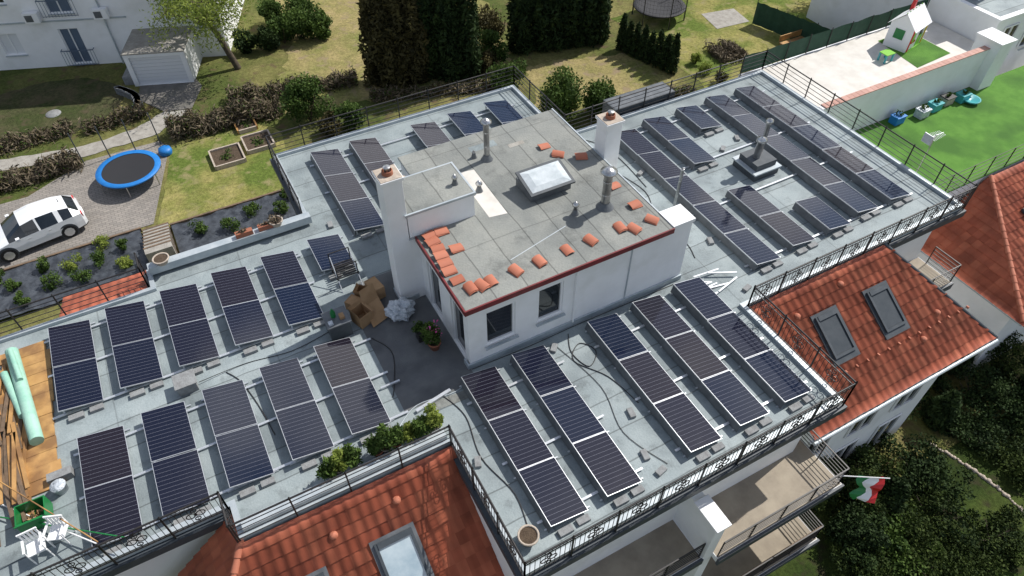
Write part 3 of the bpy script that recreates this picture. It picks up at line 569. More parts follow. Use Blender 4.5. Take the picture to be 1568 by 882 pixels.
railing([(-3.06,20.7),(-3.06,19.96),(-8.2,19.96),(-8.26,10.8)],'bars')
def railz(pts,z,h=.95,name='balcony_railing',dark='black'):
    b=MB()
    for (p,q) in zip(pts[:-1],pts[1:]):
        p=Vector((*p,z));q=Vector((*q,z)); L=(q-p).length; n=max(1,round(L/1.2))
        for i in range(n+1): v=p.lerp(q,i/n); b.tube(v,v+Vector((0,0,h)),.022,dark,4)
        for k in range(6): o=Vector((0,0,.15+k*(h-.15)/5)); b.tube(p+o,q+o,.026 if k==5 else .014,dark,4)
    b.obj(name,AB)
railz([(9.25,4.42),(14.12,4.42),(14.12,6.3)],-3.1); railz([(3.65,4.66),(8.75,4.66)],-3.1)
railz([(9.25,3.97),(13.92,3.97),(13.92,6.3)],-6.1); railz([(21.35,9.7),(21.35,8.55),(24.25,8.55),(24.25,9.7)],-2.8)
b=MB(); b.box(9.3,13.9,3.98,4.02,-5.95,-5.15,'wood'); b.obj('balcony_reed_screen',AB)
# ------------------------------------------------------------------ solar arrays
PW=1.134;PL=1.735;PT=1.755
def array(x,yt,n,zl=.36,zr=.15,defl=False,w=PW):
    b=MB(); dz=zr-zl; wl=math.hypot(w,dz); rowt=random.random()
    for i in range(n):
        y1=yt-i*PT; y0=y1-PL; jz=random.uniform(-.008,.008); jr=random.uniform(-.012,.012); jx=random.uniform(-.012,.012)
        def P(a,yy,o): return (x+a*w-dz/wl*o*-1*-1, yy, zl+dz*a+o*w/wl+jz+jr*(yy-y0)+jx*(a-.5))
        vs=[P(0,y0,-.035),P(1,y0,-.035),P(1,y1,-.035),P(0,y1,-.035),P(0,y0,0),P(1,y0,0),P(1,y1,0),P(0,y1,0)]
        b.add(vs,[(3,2,1,0),(4,5,6,7),(0,1,5,4),(1,2,6,5),(2,3,7,6),(3,0,4,7)],'alu')
        g=.013; ga=g/w; vs=[P(ga,y0+g,.003),P(1-ga,y0+g,.003),P(1-ga,y1-g,.003),P(ga,y1-g,.003)]
        b.add(vs,[(0,1,2,3)],'solar',uvs=[[(0,0),(1.1,0),(1.1,1.716),(0,1.716)]],var=random.random()**1.6)
    y0=yt-n*PT+.02
    for k in range(n+1):
        yy=yt-k*PT+.01-(.12 if k==0 else (-.12 if k==n else 0))
        b.box(x-.12,x+w+.12,yy-.02,yy+.02,.02,.055,'alu'); b.box(x+.06,x+.1,yy-.02,yy+.02,.055,zl-.05,'alu'); b.box(x+w-.1,x+w-.06,yy-.02,yy+.02,.055,zr-.04,'alu')
    if defl: b.add([(x-.06,y0,.04),(x-.06,yt,.04),(x+.015,yt,zl-.04),(x+.015,y0,zl-.04)],[(0,1,2,3)],'galv')
    for k in range(n+1):
        yy=yt-k*PT
        if k==n: b.box(x+.15,x+.55,yy-.24,yy-.05,.006,.11,'conc'); b.box(x+.72,x+1.08,yy-.2,yy-.02,.006,.1,'conc')
        else: b.box(x+w*.7,x+w*.7+.2,yy-.5,yy-.1,.006,.09,'conc')
    return b.obj('solar_panel_row')
for i in range(5): array(-5.72+1.68*i,14.65,2)
for i in range(5): array(-6.1+1.67*i,19.33,2)
array(2.25,19.4,1)
array(3.92,24.3,3,defl=True); array(5.55,24.3,3,defl=True)
for x in (8.2,9.9,11.65): array(x,24.2,2)
for x in (4.5,6.2,8.92,10.65,12.3): array(x,11.5,3,defl=True)
array(15.4,19.65,5,defl=True); array(17.05,19.85,2,defl=True); array(17.15,14.5,2,defl=True); array(18.8,19.85,1,defl=True); array(18.9,12.75,1,defl=True); array(20.5,19.95,5,defl=True); array(22.15,19.9,5,defl=True)
def rails(x0,x1,ys,name='mounting_rail'):
    b=MB()
    for y in ys: b.box(x0,x1,y-.035,y+.035,.057,.085,'alu')
    b.obj(name)
rails(-5.95,2.7,[14.35,12.9,11.3]); rails(-6.35,1.9,[19.05,17.57,15.9]); rails(8.7,13.6,[10.7,8.5,6.6]); rails(4.3,7.6,[10.7,8.5,6.6]); rails(15.2,23.5,[19.4,16.6,14.2,11.2]); rails(3.7,13.0,[23.8,21.9])
def cable(P,r=.014,k='black',name='cable'):
    b=MB(); Q=[]
    for i in range(len(P)-1):
        p0=Vector(P[max(i-1,0)]);p1=Vector(P[i]);p2=Vector(P[i+1]);p3=Vector(P[min(i+2,len(P)-1)])
        for s in range(6):
            t=s/6; Q.append(.5*((2*p1)+(p2-p0)*t+(2*p0-5*p1+4*p2-p3)*t*t+(3*p1-p0-3*p2+p3)*t**3))
    Q.append(Vector(P[-1])); b.path(Q,r,k,5); b.obj(name)
c_=.02
cable([(8.3,11.6,c_),(8.0,10.9,c_),(8.2,10.2,c_),(8.7,10.6,c_),(8.4,11.1,c_),(7.9,10.6,c_),(8.5,9.6,c_),(8.75,8.4,c_)])
cable([(2.4,15.4,c_),(2.0,15.0,c_),(1.9,13.5,c_),(1.8,12.2,c_)]); cable([(14.0,12.4,c_),(14.2,13.2,c_),(14.0,14.6,c_),(14.6,16.2,c_),(14.2,18,c_)])
cable([(5,11.6,c_),(4.2,11.3,c_),(3.0,11.4,c_),(2.2,10.9,c_)],.016,'cap'); cable([(-2.4,15.2,.1),(-1.0,15.3,c_),(.4,15.1,c_),(1.7,15.3,c_)],.012)
cable([(-1.6,15.25,c_),(-1.3,14.7,c_),(-1.05,13.6,c_),(-.9,12.4,c_)]); cable([(2.75,14.4,c_),(3.1,13.6,c_),(2.8,12.6,c_),(2.5,12.0,c_)]); cable([(3.8,11.4,c_),(4.1,10.4,c_),(3.9,9.0,c_),(4.2,7.6,c_),(4.0,6.4,c_)]); cable([(7.7,11.4,c_),(8.1,9.4,c_),(7.8,7.8,c_),(8.3,6.4,c_)],.01); cable([(13.2,20.3,c_),(14.4,20.1,c_),(14.9,18.6,c_),(14.8,16.4,c_)]); cable([(5.0,11.8,c_),(7.0,11.75,c_),(9,11.78,c_),(12.6,11.74,c_)],.012)
b=MB(); b.M=Matrix.Translation((3.5,11.3,0))@Matrix.Rotation(.18,4,'Z'); b.box(-.6,.6,-.05,.05,.03,.1,'alu'); b.M=None; b.box(2.3,2.9,12.4,12.46,.03,.1,'alu'); b.obj('spare_rail')
b=MB()
for i in range(7):
    b.M=Matrix.Translation((13.7+random.uniform(-.5,.6),11.2+random.uniform(-.5,.5),.02+.02*i))@Matrix.Rotation(random.uniform(-.5,.5),4,'Z'); b.box(-.5,.5,-.03,.03,0,.03,'alu')
b.M=None; b.obj('spare_rail_offcuts')
for x,y in [(8.35,8.2),(3.75,8.9),(15.0,12.8),(15.1,17.2),(20.0,17.2),(19.0,16.9),(3.3,20.1),(8.0,6.3),(7.6,11.3),(7.9,6.9),(14.6,10.4)]:
    b=MB(); b.M=Matrix.Translation((x,y,0))@Matrix.Rotation(random.uniform(0,1.5),4,'Z'); b.box(-.16,.16,-.09,.09,.002,.1,'conc'); b.obj('ballast_block',bevel=.01)
# ------------------------------------------------------------------ roof clutter
def pot(x,y,z,r,h,k='terra',plant=None,ph=.6,n=500,flowers=False,name='potted_plant'):
    b=MB(); b.lathe((x,y,z),[(0,0),(r*.68,0),(r*.95,h*.85),(r*1.08,h*.85),(r*1.08,h),(r*.9,h),(r*.88,h*.9)],k,18); b.lathe((x,y,z),[(0,h*.91),(r*.88,h*.9)],'soil',18)
    if plant:
        for i in range(6): t=i*1.05; b.tube((x,y,z+h*.9),(x+math.cos(t)*r*.6,y+math.sin(t)*r*.6,z+h+ph*.6),.012,'bark',4,.005)
        P,t=cloud((x,y,z+h+ph*.45),(r*1.3+.12,r*1.3+.12,ph*.65),n,12,wv=True); b.leaves(P,.042,plant,asp=1.5,var=t)
        if flowers: b.leaves(cloud((x,y,z+h+ph*.6),(r*1.6,r*1.6,ph*.6),60,9),.04,'flower')
    b.obj(name if plant else 'plant_pot')
pot(4.35,13.1,0,.2,.32,'terra','leafg',.85,1300,True)
b=MB(); b.box(4.0,4.3,13.5,13.8,0,.35,'black'); b.leaves(cloud((4.15,13.65,.55),(.3,.25,.25),500,10),.04,'leafg'); b.obj('planter_box')
pot(-2.4,20.55,.42,.26,.22,'stonepot'); pot(1.55,20.6,.42,.24,.22,'stonepot','twig',.15,60); pot(3.9,6.35,0,.26,.32,'stonepot')
for x,ph,kk in [(.1,.6,'leafg'),(.35,.8,'leafy'),(.75,.6,'leafg'),(1.45,.6,'leafg'),(1.7,1.0,'leafg'),(2.0,.6,'leafg'),(2.4,.45,'leafy'),(2.7,.6,'leafg'),(2.95,.5,'leafg'),(3.15,.9,'leafy')]: pot(x,10.42,.0,.16,.28,random.choice(['terra','stonepot']),kk,ph,850)
for x in (.1,.9): 
    b=MB(); b.box(x,x+.6,20.5,20.7,.425,.6,'terra'); b.leaves(cloud((x+.3,20.6,.65),(.28,.08,.08),80,8),.04,'twig'); b.obj('flower_box')
b=MB(); b.lathe((5.45,17.5,0),[(.14,0),(.17,2.2),(.2,2.8),(.15,3.2),(0,3.2)],'stonepot',14); b.obj('ceramic_vent')
def cbox(x,y,z,w,d,h,a,flaps=True):
    b=MB(); b.M=Matrix.Translation((x,y,z))@Matrix.Rotation(a,4,'Z'); t=.012
    b.box(-w,w,-d,d,0,t,'card'); b.box(-w,-w+t,-d,d,t,h,'card');b.box(w-t,w,-d,d,t,h,'card');b.box(-w+t,w-t,-d,-d+t,t,h,'card');b.box(-w+t,w-t,d-t,d,t,h,'card')
    if flaps:
        b.add([(w,-d,h),(w,d,h),(w+d*.5,d,h-.12),(w+d*.5,-d,h-.12)],[(0,1,2,3)],'card'); b.add([(-w,-d,h),(-w,d,h),(-w-d*.2,d,h+.2),(-w-d*.2,-d,h+.2)],[(0,1,2,3)],'card')
        b.add([(-w,d,h),(w,d,h),(w,d+.05,h+w*.5),(-w,d+.05,h+w*.5)],[(0,1,2,3)],'card')
    else: b.box(-w+t,w-t,-d+t,d-t,h-t*2,h-t,'card')
    b.obj('cardboard_box')
cbox(2.75,15.2,.02,.24,.26,.5,.35); cbox(3.55,16.1,.02,.2,.3,.5,.2,False); cbox(3.15,16.2,.02,.22,.2,.3,.9); cbox(2.75,15.85,.02,.2,.25,.35,.6,False)
b=MB(); b.add([(2.95,14.75,.05),(3.55,14.95,.06),(3.5,15.65,.35),(2.9,15.45,.3),(3.45,15.9,.8),(2.95,15.8,.75)],[(0,1,2,3),(3,2,4,5)],'card'); b.obj('cardboard_sheet')
b=MB()
bm=bmesh.new(); bmesh.ops.create_icosphere(bm,subdivisions=4,radius=1)
for v in bm.verts:
    c=v.co; f=1+.18*math.sin(c.x*7+1)*math.sin(c.y*6)+.12*math.sin(c.z*11+c.x*9)+.06*math.sin(c.x*23)*math.sin(c.y*19+c.z*13); v.co=Vector((c.x*.45*f+3.95,c.y*.38*f+14.85,max(.01,.28+c.z*.3*f)))
b.add([tuple(v.co) for v in bm.verts],[tuple(v.index for v in f.verts) for f in bm.faces],'plastic'); bm.free(); b.obj('plastic_bag')
b=MB(); b.box(1.62,2.3,14.85,15.5,.0,.62,'dark'); b.box(1.58,2.34,14.81,15.54,.62,.67,'galv'); b.lathe((1.9,15.25,.67),[(.08,0),(.08,.2),(.03,.3),(.03,.34),(0,.34)],'green',12); b.box(2.05,2.2,15.0,15.2,.67,.77,'card'); b.box(1.66,1.8,14.9,15.05,.67,.75,'plastic'); b.obj('storage_cabinet')
b=MB()
for i in range(8): b.box(2.55+.004*i,3.35,17.0+.1*i,17.05+.1*i,.35,.38,'black')
for x,y in((2.6,17),(3.3,17),(2.6,17.75),(3.3,17.75)): b.tube((x,y,0),(x,y,.9),.02,'black')
b.tube((2.6,17,.9),(3.3,17,.9),.02,'black'); b.tube((2.6,17.75,.9),(3.3,17.75,.9),.02,'black'); b.tube((2.6,16.7,0),(2.6,17.6,.9),.02,'alu'); b.tube((3.3,16.7,0),(3.3,17.6,.9),.02,'alu'); b.obj('folding_chairs')
b=MB()
for i in range(13):
    y=13.6+i*.43; b.box(-7.55+random.uniform(-.1,.05),-6.3+random.uniform(-.08,.08),y,y+.42,.01,.05+random.uniform(0,.02),'deck')
b.obj('wooden_deck')
b=MB(); b.tube((-7.2,19.0,.22),(-6.75,15.2,.22),.18,'mint',16); b.tube((-7.45,18.2,.2),(-7.05,16.3,.2),.11,'mint',14); b.tube((-7.15,18.8,.45),(-6.95,17.5,.42),.08,'mint',12); b.obj('foil_roll')
b=MB()
for i in range(34):
    y=random.uniform(13.0,14.3); a=random.uniform(-.15,.15); b.M=Matrix.Translation((-7.6+random.uniform(-.3,.5),y+3.8*random.random(),.06+.03*(i%7)))@Matrix.Rotation(A90+a,4,'Z'); L_=random.uniform(.6,1.3); b.box(-L_,L_,-.05,.05,0,.03,random.choice(['wood','deck','wood']))
b.M=None; b.obj('timber_pile')
b=MB(); x0,x1,y0,y1=-7.3,-6.6,12.55,13.15
for a in [(x0,x0+.03,y0,y1),(x1-.03,x1,y0,y1),(x0+.03,x1-.03,y0,y0+.03),(x0+.03,x1-.03,y1-.03,y1)]: b.box(*a,0.02,.5,'green')
b.box(x0-.03,x1+.03,y0-.03,y0-.003,.45,.5,'green'); b.box(x0+.03,x1-.03,y0+.03,y1-.03,.02,.08,'green'); b.leaves(cloud((-6.95,12.85,.2),(.25,.2,.12),50,8),.06,'card'); b.obj('green_crate')
b=MB(); b.lathe((-6.35,13.45,0),[(0,0),(.16,0),(.19,.25),(.2,.25),(.2,.27),(0,.27)],'plastic',16); b.box(-6.6,-6.0,13.7,13.95,.0,.25,'conc'); b.obj('bucket')
for cx,cy in [(-6.9,11.8),(-6.4,11.95)]:
    b=MB(); b.M=Matrix.Translation((cx,cy,0))@Matrix.Rotation(random.uniform(-.4,.4),4,'Z')
    b.box(-.2,.2,-.2,.2,.4,.44,'whitem')
    for k in range(5): b.box(-.2+k*.088,-.155+k*.088,.2,.23,.44,.82,'whitem')
    b.box(-.22,.22,.2,.235,.82,.88,'whitem')
    for sx in(-.2,.2):
        for sy in(-.18,.18): b.tube((sx,sy,0),(sx,sy,.4),.02,'whitem')
        b.box(sx-.025,sx+.025,-.2,.2,.62,.65,'whitem'); b.tube((sx,-.18,.44),(sx,-.18,.62),.018,'whitem')
    b.obj('garden_chair')
b=MB(); b.tube((-8.0,13.5,.05),(-4.9,10.9,.6),.02,'green'); b.tube((-8.0,14.0,.02),(-5.6,11.2,.4),.02,'whitem'); b.tube((-7.9,14.6,.3),(-5.4,10.9,.9),.018,'deck'); b.obj('garden_stakes')
# ------------------------------------------------------------------ flag
b=MB(); p=Vector((13.95,4.45,-2.5)); q=Vector((15.0,3.6,-2.2)); b.tube(p,q,.018,'whitem')
for j,k in enumerate(['red','whitem','green']):
    for i in range(8):
        vs=[]
        for (s,t) in((i,j),(i+1,j),(i+1,j+1),(i,j+1)):
            c=q.lerp(p,t/3*.5+.1); dd=s/8*.85; vs.append((c.x+.09*math.sin(s*1.3+t)-.03*s,c.y-.03*s+.07*math.cos(s*1.1+t*2),c.z-dd))
        b.add(vs,[(0,1,2,3)],k,smooth=True)
b.obj('national_flag')
# ------------------------------------------------------------------ neighbour to the right
NB=empty('neighbouring_building')
b=MB(); b.box(24.9,42,11.9,17.2,-9.5,-2.15,'white'); b.poly([(24.9,11.9),(42,11.9),(42,17.19),(24.9,17.19)],-2.14,'turf'); b.obj('lawn_terrace',NB)
b=MB(); b.box(24.9,36.3,17.2,22.4,-9.5,-1.05,'white'); b.poly([(24.92,17.45),(38,17.45),(38,22.3),(24.92,22.3)],-1.04,'tiles_w'); b.box(36.3,38,17.2,22.4,-9.5,-1.06,'white'); b.obj('upper_terrace',NB)
b=MB(); b.box(24.9,36,17.15,17.42,-2.13,-.05,'white'); b.obj('terrace_wall',NB)
b=MB()
for i in range(37): b.M=Matrix.Translation((25.05+i*.3,17.285,-.04)); b.box(0,.285,-.17,.17,0,.045,'coping')
b.M=None; b.obj('wall_coping',NB)
b=MB(); b.box(36.0,37.0,16.7,18.0,-2.13,.35,'white'); b.box(35.93,37.07,16.63,18.07,.35,.42,'whitem'); b.box(39,40,20.3,21.3,-1,2.2,'white'); b.box(38.9,40.1,20.2,21.4,2.2,2.3,'terra'); b.obj('wall_pillars',NB)
b=MB(); b.box(38.2,50,18.4,30,-9.5,.3,'white'); b.box(38.1,50.1,18.3,30.1,.3,.42,'whitem'); b.poly([(38.4,18.6),(49.8,18.6),(49.8,29.8),(38.4,29.8)],.424,'roof'); b.box(42,43,20,21,.42,1.6,'white'); b.box(45,50,18.2,18.38,-2,.2,'whitem')
window(b,39,40.2,-1.9,-.2,18.38); window(b,41.2,42.4,-1.9,-.2,18.38); b.obj('upper_storey',NB)
tileroof('hip_roof_front',(26.8,11.75,-2.1),(1,0,0),(0,-5.4,-2.4),14,5.9,[((30.4,11.75,0),(-5.4,3.4,0))],NB)
tileroof('hip_roof_side',(30.4,13.0,-2.1),(0,-1,0),(-3.4,0,-2.4),6.9,4.2,[((30.4,11.75,0),(5.4,-3.4,0)),((0,11.8,0),(0,1,0))],NB)
caps('hip_tiles',(30.4,11.75,-2.05),(27.0,6.35,-4.45),NB)
b=MB(); b.box(27.5,40,6.9,11.9,-9.5,-4.6,'white'); b.tube((26.95,6.3,-4.6),(40,6.3,-4.6),.08,'cap'); b.tube((26.95,6.3,-4.6),(26.95,11.8,-4.6),.08,'cap'); b.obj('lower_walls',NB)
b=MB(); b.M=Matrix.Translation((31.2,9.2,-3.15))@Matrix.Rotation(math.atan2(2.4,5.4),4,'X'); b.box(-.6,.6,-.9,.9,0,.14,'dark'); b.box(-.5,.5,-.8,.8,.14,.16,'glassb'); b.obj('roof_window',NB)
b=MB()
for i in range(13): x=25+i*1.33; b.tube((x,11.95,-2.14),(x,11.95,-1.1),.025,'black',4)
for z in(-1.1,-1.35,-1.6,-1.85,-2.05): b.tube((25,11.95,z),(41,11.95,z),.014,'black',4)
b.obj('terrace_railing',NB)
def screen(p,q,z,h,name='green_privacy_screen'):
    b=MB(); p=Vector((*p,z));q=Vector((*q,z)); L=(q-p).length;n=max(1,round(L/1.5)); N_=24
    t=(q-p).normalized(); nn=Vector((-t.y,t.x,0))
    for i in range(n+1): v=p.lerp(q,i/n); b.tube(v,v+Vector((0,0,h+.08)),.025,'black',5)
    vs=[]
    for i in range(N_+1):
        v=p.lerp(q,i/N_)+nn*(.03*math.sin(i*1.7)+.05); vs+=[tuple(v+Vector((0,0,.05))),tuple(v+Vector((0,0,h-.02+.02*math.sin(i*2.1))))]
    b.add(vs,[(2*i,2*i+2,2*i+3,2*i+1) for i in range(N_)],'scr'); b.obj(name)
screen((24.9,22.3),(38,22.3),-1.04,1.0); screen((34,25.5),(40,25.2),G,1.6); screen((36,25.6),(34.5,31),G,1.5)
b=MB(); b.M=Matrix.Translation((34.4,20.7,-1.03))@Matrix.Rotation(.25,4,'Z')@Matrix.Scale(1.12,4)
wallholes(b,-.7,.7,0,1.15,-.55,[(-.55,-.2,.5,.95),(.1,.5,.05,1.0)],'whitem',.05); b.add([(-.7,.55,0),(.7,.55,0),(.7,.55,1.15),(-.7,.55,1.15)],[(0,1,2,3)],'whitem')
for sx in(-.7,.7): b.add([(sx,-.55,0),(sx,.55,0),(sx,.55,1.15),(sx,0,1.65),(sx,-.55,1.15)],[(0,1,2,3,4)],'whitem')
for sy in(-1,1): b.add([(-.8,sy*.68,1.05),(.8,sy*.68,1.05),(.8,0,1.72),(-.8,0,1.72)],[(0,1,2,3)],'whitem')
for k in range(6): b.box(-.8+k*.28,-.77+k*.28,-.02,.02,1.72,1.76,'lime')
b.box(-.56,-.19,-.6,-.56,.42,.5,'red'); b.box(.1,.5,-.57,-.55,.05,.6,'lime'); b.box(-.75,.75,-.6,-.552,0,.06,'lime'); b.box(-.58,-.38,-.6,-.56,.5,.95,'lime'); b.box(.35,.5,.2,.35,1.3,1.9,'red')
b.box(-.72,-.705,-.2,.25,.5,.95,'green'); b.box(-.7,-.66,-.6,-.552,.06,1.15,'red'); b.box(.66,.7,-.6,-.552,.06,1.15,'yellow'); b.obj('toy_playhouse')
b=MB(); b.poly([(33.2,18.6),(35.9,18.8),(35.9,21.5),(33.6,21.5)],-1.03,'turf'); b.obj('turf_mat')
b=MB(); b.M=Matrix.Translation((32.3,19.9,-1.03)); b.box(-.3,.3,-.25,.25,.42,.46,'lime')
for sx in(-.25,.25):
    for sy in(-.2,.2): b.box(sx-.04,sx+.04,sy-.04,sy+.04,0,.42,'cyan')
b.obj('play_table')
for x,y,k in [(32.6,16.6,'cyan'),(33.6,16.7,'stonepot'),(31.6,16.5,'plastic'),(30.1,16.7,'blue'),(34.5,16.5,'cyan')]:
    b=MB(); b.box(x-.3,x+.3,y-.22,y+.22,-2.13,-1.75,k); b.box(x-.33,x+.33,y-.25,y+.25,-1.75,-1.7,'black' if k=='stonepot' else k); b.leaves(cloud((x,y,-1.6),(.25,.2,.12),90,6),.05,'leafg'); b.obj('storage_crate',bevel=.02)
b=MB(); b.lathe((34.8,16.2,-2.13),[(.1,0),(.42,.12),(.45,.2),(.4,.18),(0,.08)],'cyan',18); b.obj('paddling_pool')
b=MB()
for i in range(8): 
    a=i/8; c=(i+1)/8; f=lambda t:(39.5+t*2.6,27.5+.6*math.sin(t*2),G+1.7*(1-t)**1.2+.15); p=f(a);q=f(c); b.add([(p[0],p[1]-.25,p[2]),(q[0],q[1]-.25,q[2]),(q[0],q[1]+.25,q[2]),(p[0],p[1]+.25,p[2])],[(0,1,2,3)],'lime'); b.tube((p[0],p[1]-.25,p[2]+.08),(q[0],q[1]-.25,q[2]+.08),.06,'lime'); b.tube((p[0],p[1]+.25,p[2]+.08),(q[0],q[1]+.25,q[2]+.08),.06,'lime')
b.tube((39.4,27.3,G),(39.4,27.3,G+1.9),.04,'green');b.tube((39.4,27.7,G),(39.4,27.7,G+1.9),.04,'green'); b.obj('slide')
b=MB(); b.box(33.6,35.8,27.2,27.7,G+.4,G+.46,'deck'); b.box(33.6,35.8,27.75,27.8,G+.5,G+.85,'deck')
for x in(33.7,35.7): b.box(x-.05,x+.05,27.25,27.7,G,G+.4,'deck')
b.obj('garden_bench')
b=MB(); b.poly([(32,31.5),(34.5,31.3),(34.8,33.2),(32.4,33.6)],G+.03,'path'); b.obj('sand_pit')
b=MB(); x,y=25.9,12.6; b.tube((x,y,-2.1),(x,y,1.1),.02,'steel')
for i in range(9): b.tube((x-.35+.09*i,y-.25+.01*i,1.05),(x-.35+.09*i,y+.25-.01*i,1.05),.008,'alu',4)
b.tube((x-.4,y,1.05),(x+.45,y,1.05),.012,'alu'); b.box(x-.5,x-.46,y-.2,y+.2,.85,1.25,'alu'); b.obj('tv_antenna')
# ------------------------------------------------------------------ white apartment house upper left
WB=empty('white_apartment_house')
T=Matrix.Translation((-7.7,47.4,G))@Matrix.Rotation(math.atan2(-4.3,11.35),4,'Z')
b=MB(); b.M=T
holes=[(-4.6,-3.4,.9,2.3),(-.2,.9,.9,2.2),(3.2,4.3,.1,2.3),(3.2,4.5,3.2,5.3),(10.9,11.9,1.9,2.8),(-3.2,-2,3.8,5.2),(.0,1.2,3.9,5.3),(8.3,9.5,3.9,5.3),(-.0,1.2,6.8,8),(3.4,4.4,6.5,8.2)]
wallholes(b,-9,12.2,-.6,8.8,0,holes,'white')
b.box(-9,12.2,.35,9,-.6,8.8,'white'); b.M=T; b.obj('walls',WB)
b=MB(); b.M=T
for i,h in enumerate(holes): window(b,*h,.13,True,'shut' if i in(0,1) else ('bl_door' if i in(2,3) else 'glass'),sill=True)
b.box(-9,7.2,-.06,-.003,2.75,2.83,'cap'); b.tube((6.0,-.08,0),(6.0,-.08,8.8),.05,'cap')
b.obj('windows',WB)
b=MB(); b.M=T
for x,z in((1.9,2.9),(5.6,2.9),(6.6,5.9)): b.box(x,x+.8,-.4,-.06,z,z+.55,'whitem'); b.box(x+.1,x+.5,-.41,-.401,z+.08,z+.45,'galv')
b.obj('air_conditioners',WB)
b=MB(); b.M=T
for (a,c,z) in((2.9,4.7,.1),(2.9,4.8,3.1)):
    for s in np.linspace(a,c,12): b.tube((s,-.25,z),(s,-.25,z+.95),.012,'bl_door',4)
    b.tube((a,-.25,z+.95),(c,-.25,z+.95),.03,'bl_door',4); b.tube((a,-.25,z+.05),(c,-.25,z+.05),.02,'bl_door',4)
    for s in(a,c): b.tube((s,-.25,z+.95),(s,0,z+.95),.02,'bl_door',4)
b.obj('french_balconies',WB)
b=MB(); b.M=T; g0=-2.9; wallholes(b,7.3,10.6,-.6,1.95,g0,[(7.55,10.35,0.04,1.75)],'white',.15); b.box(7.3,10.6,g0+.16,-.0,-.6,1.95,'white'); b.box(7.25,10.65,g0-.05,-.003,1.95,2.02,'path')
for i in range(8): b.box(7.57,10.33,g0+.11,g0+.14,.05+i*.21,.248+i*.21,'shut')
b.box(6.7,7.25,g0+.2,-.05,-.1,.5,'conc'); b.obj('garage',WB)
b=MB(); b.M=T; b.box(-9.4,12.6,-.5,9.4,8.8,9.0,'terra'); b.obj('roof',WB)
b=MB(); b.box(9.5,17,49.5,50,G,G+1.6,'white'); b.box(13,24,52,60,G,G+6,'white'); b.obj('garden_wall')
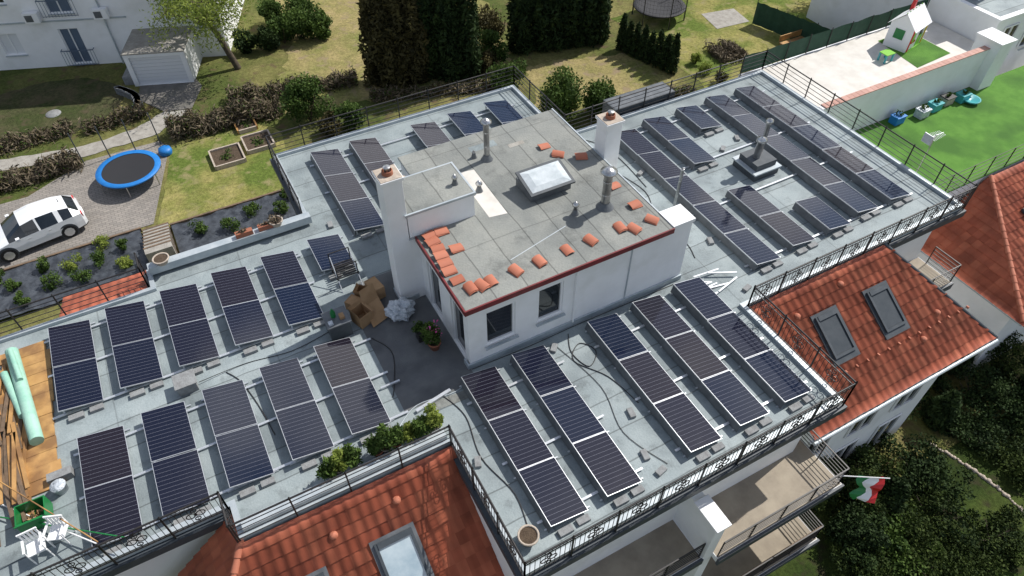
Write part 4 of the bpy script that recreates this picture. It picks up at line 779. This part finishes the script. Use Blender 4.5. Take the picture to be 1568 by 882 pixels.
# ------------------------------------------------------------------ car
def car():
    st=[(0,.58,.30,.50,.56,.45),(.12,.76,.22,.60,.67,.62),(.5,.86,.2,.74,.82,.68),(1.05,.88,.2,.87,.96,.70),(1.75,.89,.2,.91,1.38,.60),(2.30,.89,.2,.93,1.47,.59),(2.38,.89,.2,.93,1.475,.59),(3.10,.89,.2,.95,1.45,.57),(3.3,.89,.2,.96,1.43,.57),(3.72,.88,.2,.98,1.33,.55),(4.05,.84,.24,.97,1.02,.62),(4.18,.76,.3,.75,.8,.6)]
    b=MB(); b.M=Matrix.Translation((-7.7,30.75,G+.03))@Matrix.Rotation(math.radians(9.6),4,'Z')@Matrix.Translation((-2.1,0,0))
    R=[]
    for x,w,zb,zs,zt,tw in st:
        half=[(w*.88,zb),(w,zb+.12),(w*1.0,(zb+zs)/2+.03),(w*.96,zs),(tw,zt-.04),(tw*.62,zt)]
        R.append([(x,-y,z) for y,z in half]+[(x,0,zt+.01)]+[(x,y,z) for y,z in half[::-1]])
    n=13; vs=[p for r in R for p in r]
    for i in range(len(R)-1):
        for j in range(n-1):
            k='carp'
            if j in(3,8) and i in(3,4,6,8): k='glass'
            if j in(4,5,6,7) and i in(3,9): k='glass'
            if j in (0,11): k='tyre'
            b.add([vs[i*n+j],vs[i*n+j+1],vs[(i+1)*n+j+1],vs[(i+1)*n+j]],[(0,1,2,3)],k,smooth=True)
    b.add(R[0],[tuple(range(n))],'carp'); b.add(R[-1],[tuple(range(n))[::-1]],'carp')
    for x in(.8,3.3):
        for sy in(-1,1):
            y=sy*.86; b.tube((x,y-sy*.2,.33),(x,y+sy*.035,.33),.33,'tyre',24); b.tube((x,y+sy*.036,.33),(x,y+sy*.045,.33),.215,'alu',10)
            b.tube((x,y-sy*.1,.36),(x,y+sy*.028,.36),.39,'dark',24)
    for sy in(-1,1):
        b.box(4.03,4.12,sy*.68-.12,sy*.68+.12,.78,.95,'red'); b.box(.1,.3,sy*.62-.14,sy*.62+.14,.6,.68,'glassb'); b.box(1.35,1.5,sy*.97-.08,sy*.97+.08,.92,1.04,'carp')
        b.box(2.6,2.75,sy*.895-.01,sy*.895+.01,.78,.81,'alu'); b.box(1.75,1.9,sy*.895-.01,sy*.895+.01,.76,.79,'alu')
    b.box(4.16,4.2,-.25,.25,.5,.6,'whitem'); b.lathe((3.5,0,1.38),[(.02,0),(.01,.2),(0,.2)],'black',5)
    b.obj('parked_car')
car()
b=MB()
for x in np.linspace(-5.3,-1.6,4): b.tube((x,35.6,G),(x,35.6,G+1.9),.03,'dark',5)
b.obj('fence_posts')
# ------------------------------------------------------------------ camera, light
cam=bpy.data.cameras.new('camera'); cam.sensor_width=36; cam.lens=1080/1568*36; cam.clip_end=2000
co=bpy.data.objects.new('camera',cam); COL.objects.link(co); co.location=(0,0,17.45); co.rotation_euler=(math.radians(90-47.223),0,math.radians(-28.406)); S.camera=co
sd=Vector((2.3,.35,2.6)).normalized()
sl=bpy.data.lights.new('sun','SUN'); sl.energy=5.0; sl.angle=math.radians(.5); sl.color=(1,.965,.91)
so=bpy.data.objects.new('sun',sl); COL.objects.link(so); so.rotation_euler=(-sd).to_track_quat('-Z','Y').to_euler()
w=bpy.data.worlds.new('World'); S.world=w; w.use_nodes=True; N=w.node_tree.nodes; L=w.node_tree.links; bg=N['Background']; bg.inputs[1].default_value=.10
sky=N.new('ShaderNodeTexSky'); sky.sky_type='NISHITA'; sky.sun_disc=False; sky.sun_elevation=math.asin(sd.z); sky.sun_rotation=math.atan2(sd.x,sd.y)
tc=N.new('ShaderNodeTexCoord'); nz=N.new('ShaderNodeTexNoise'); nz.inputs['Scale'].default_value=4.0; nz.inputs['Detail'].default_value=5; L.new(tc.outputs['Generated'],nz.inputs['Vector'])
mr=N.new('ShaderNodeMapRange'); mr.inputs[1].default_value=.50; mr.inputs[2].default_value=.62; L.new(nz.outputs['Fac'],mr.inputs[0])
mx=N.new('ShaderNodeMix'); mx.data_type='RGBA'; mx.inputs[7].default_value=(12,12.1,12.6,1); L.new(mr.outputs[0],mx.inputs[0]); L.new(sky.outputs[0],mx.inputs[6]); L.new(mx.outputs[2],bg.inputs[0])
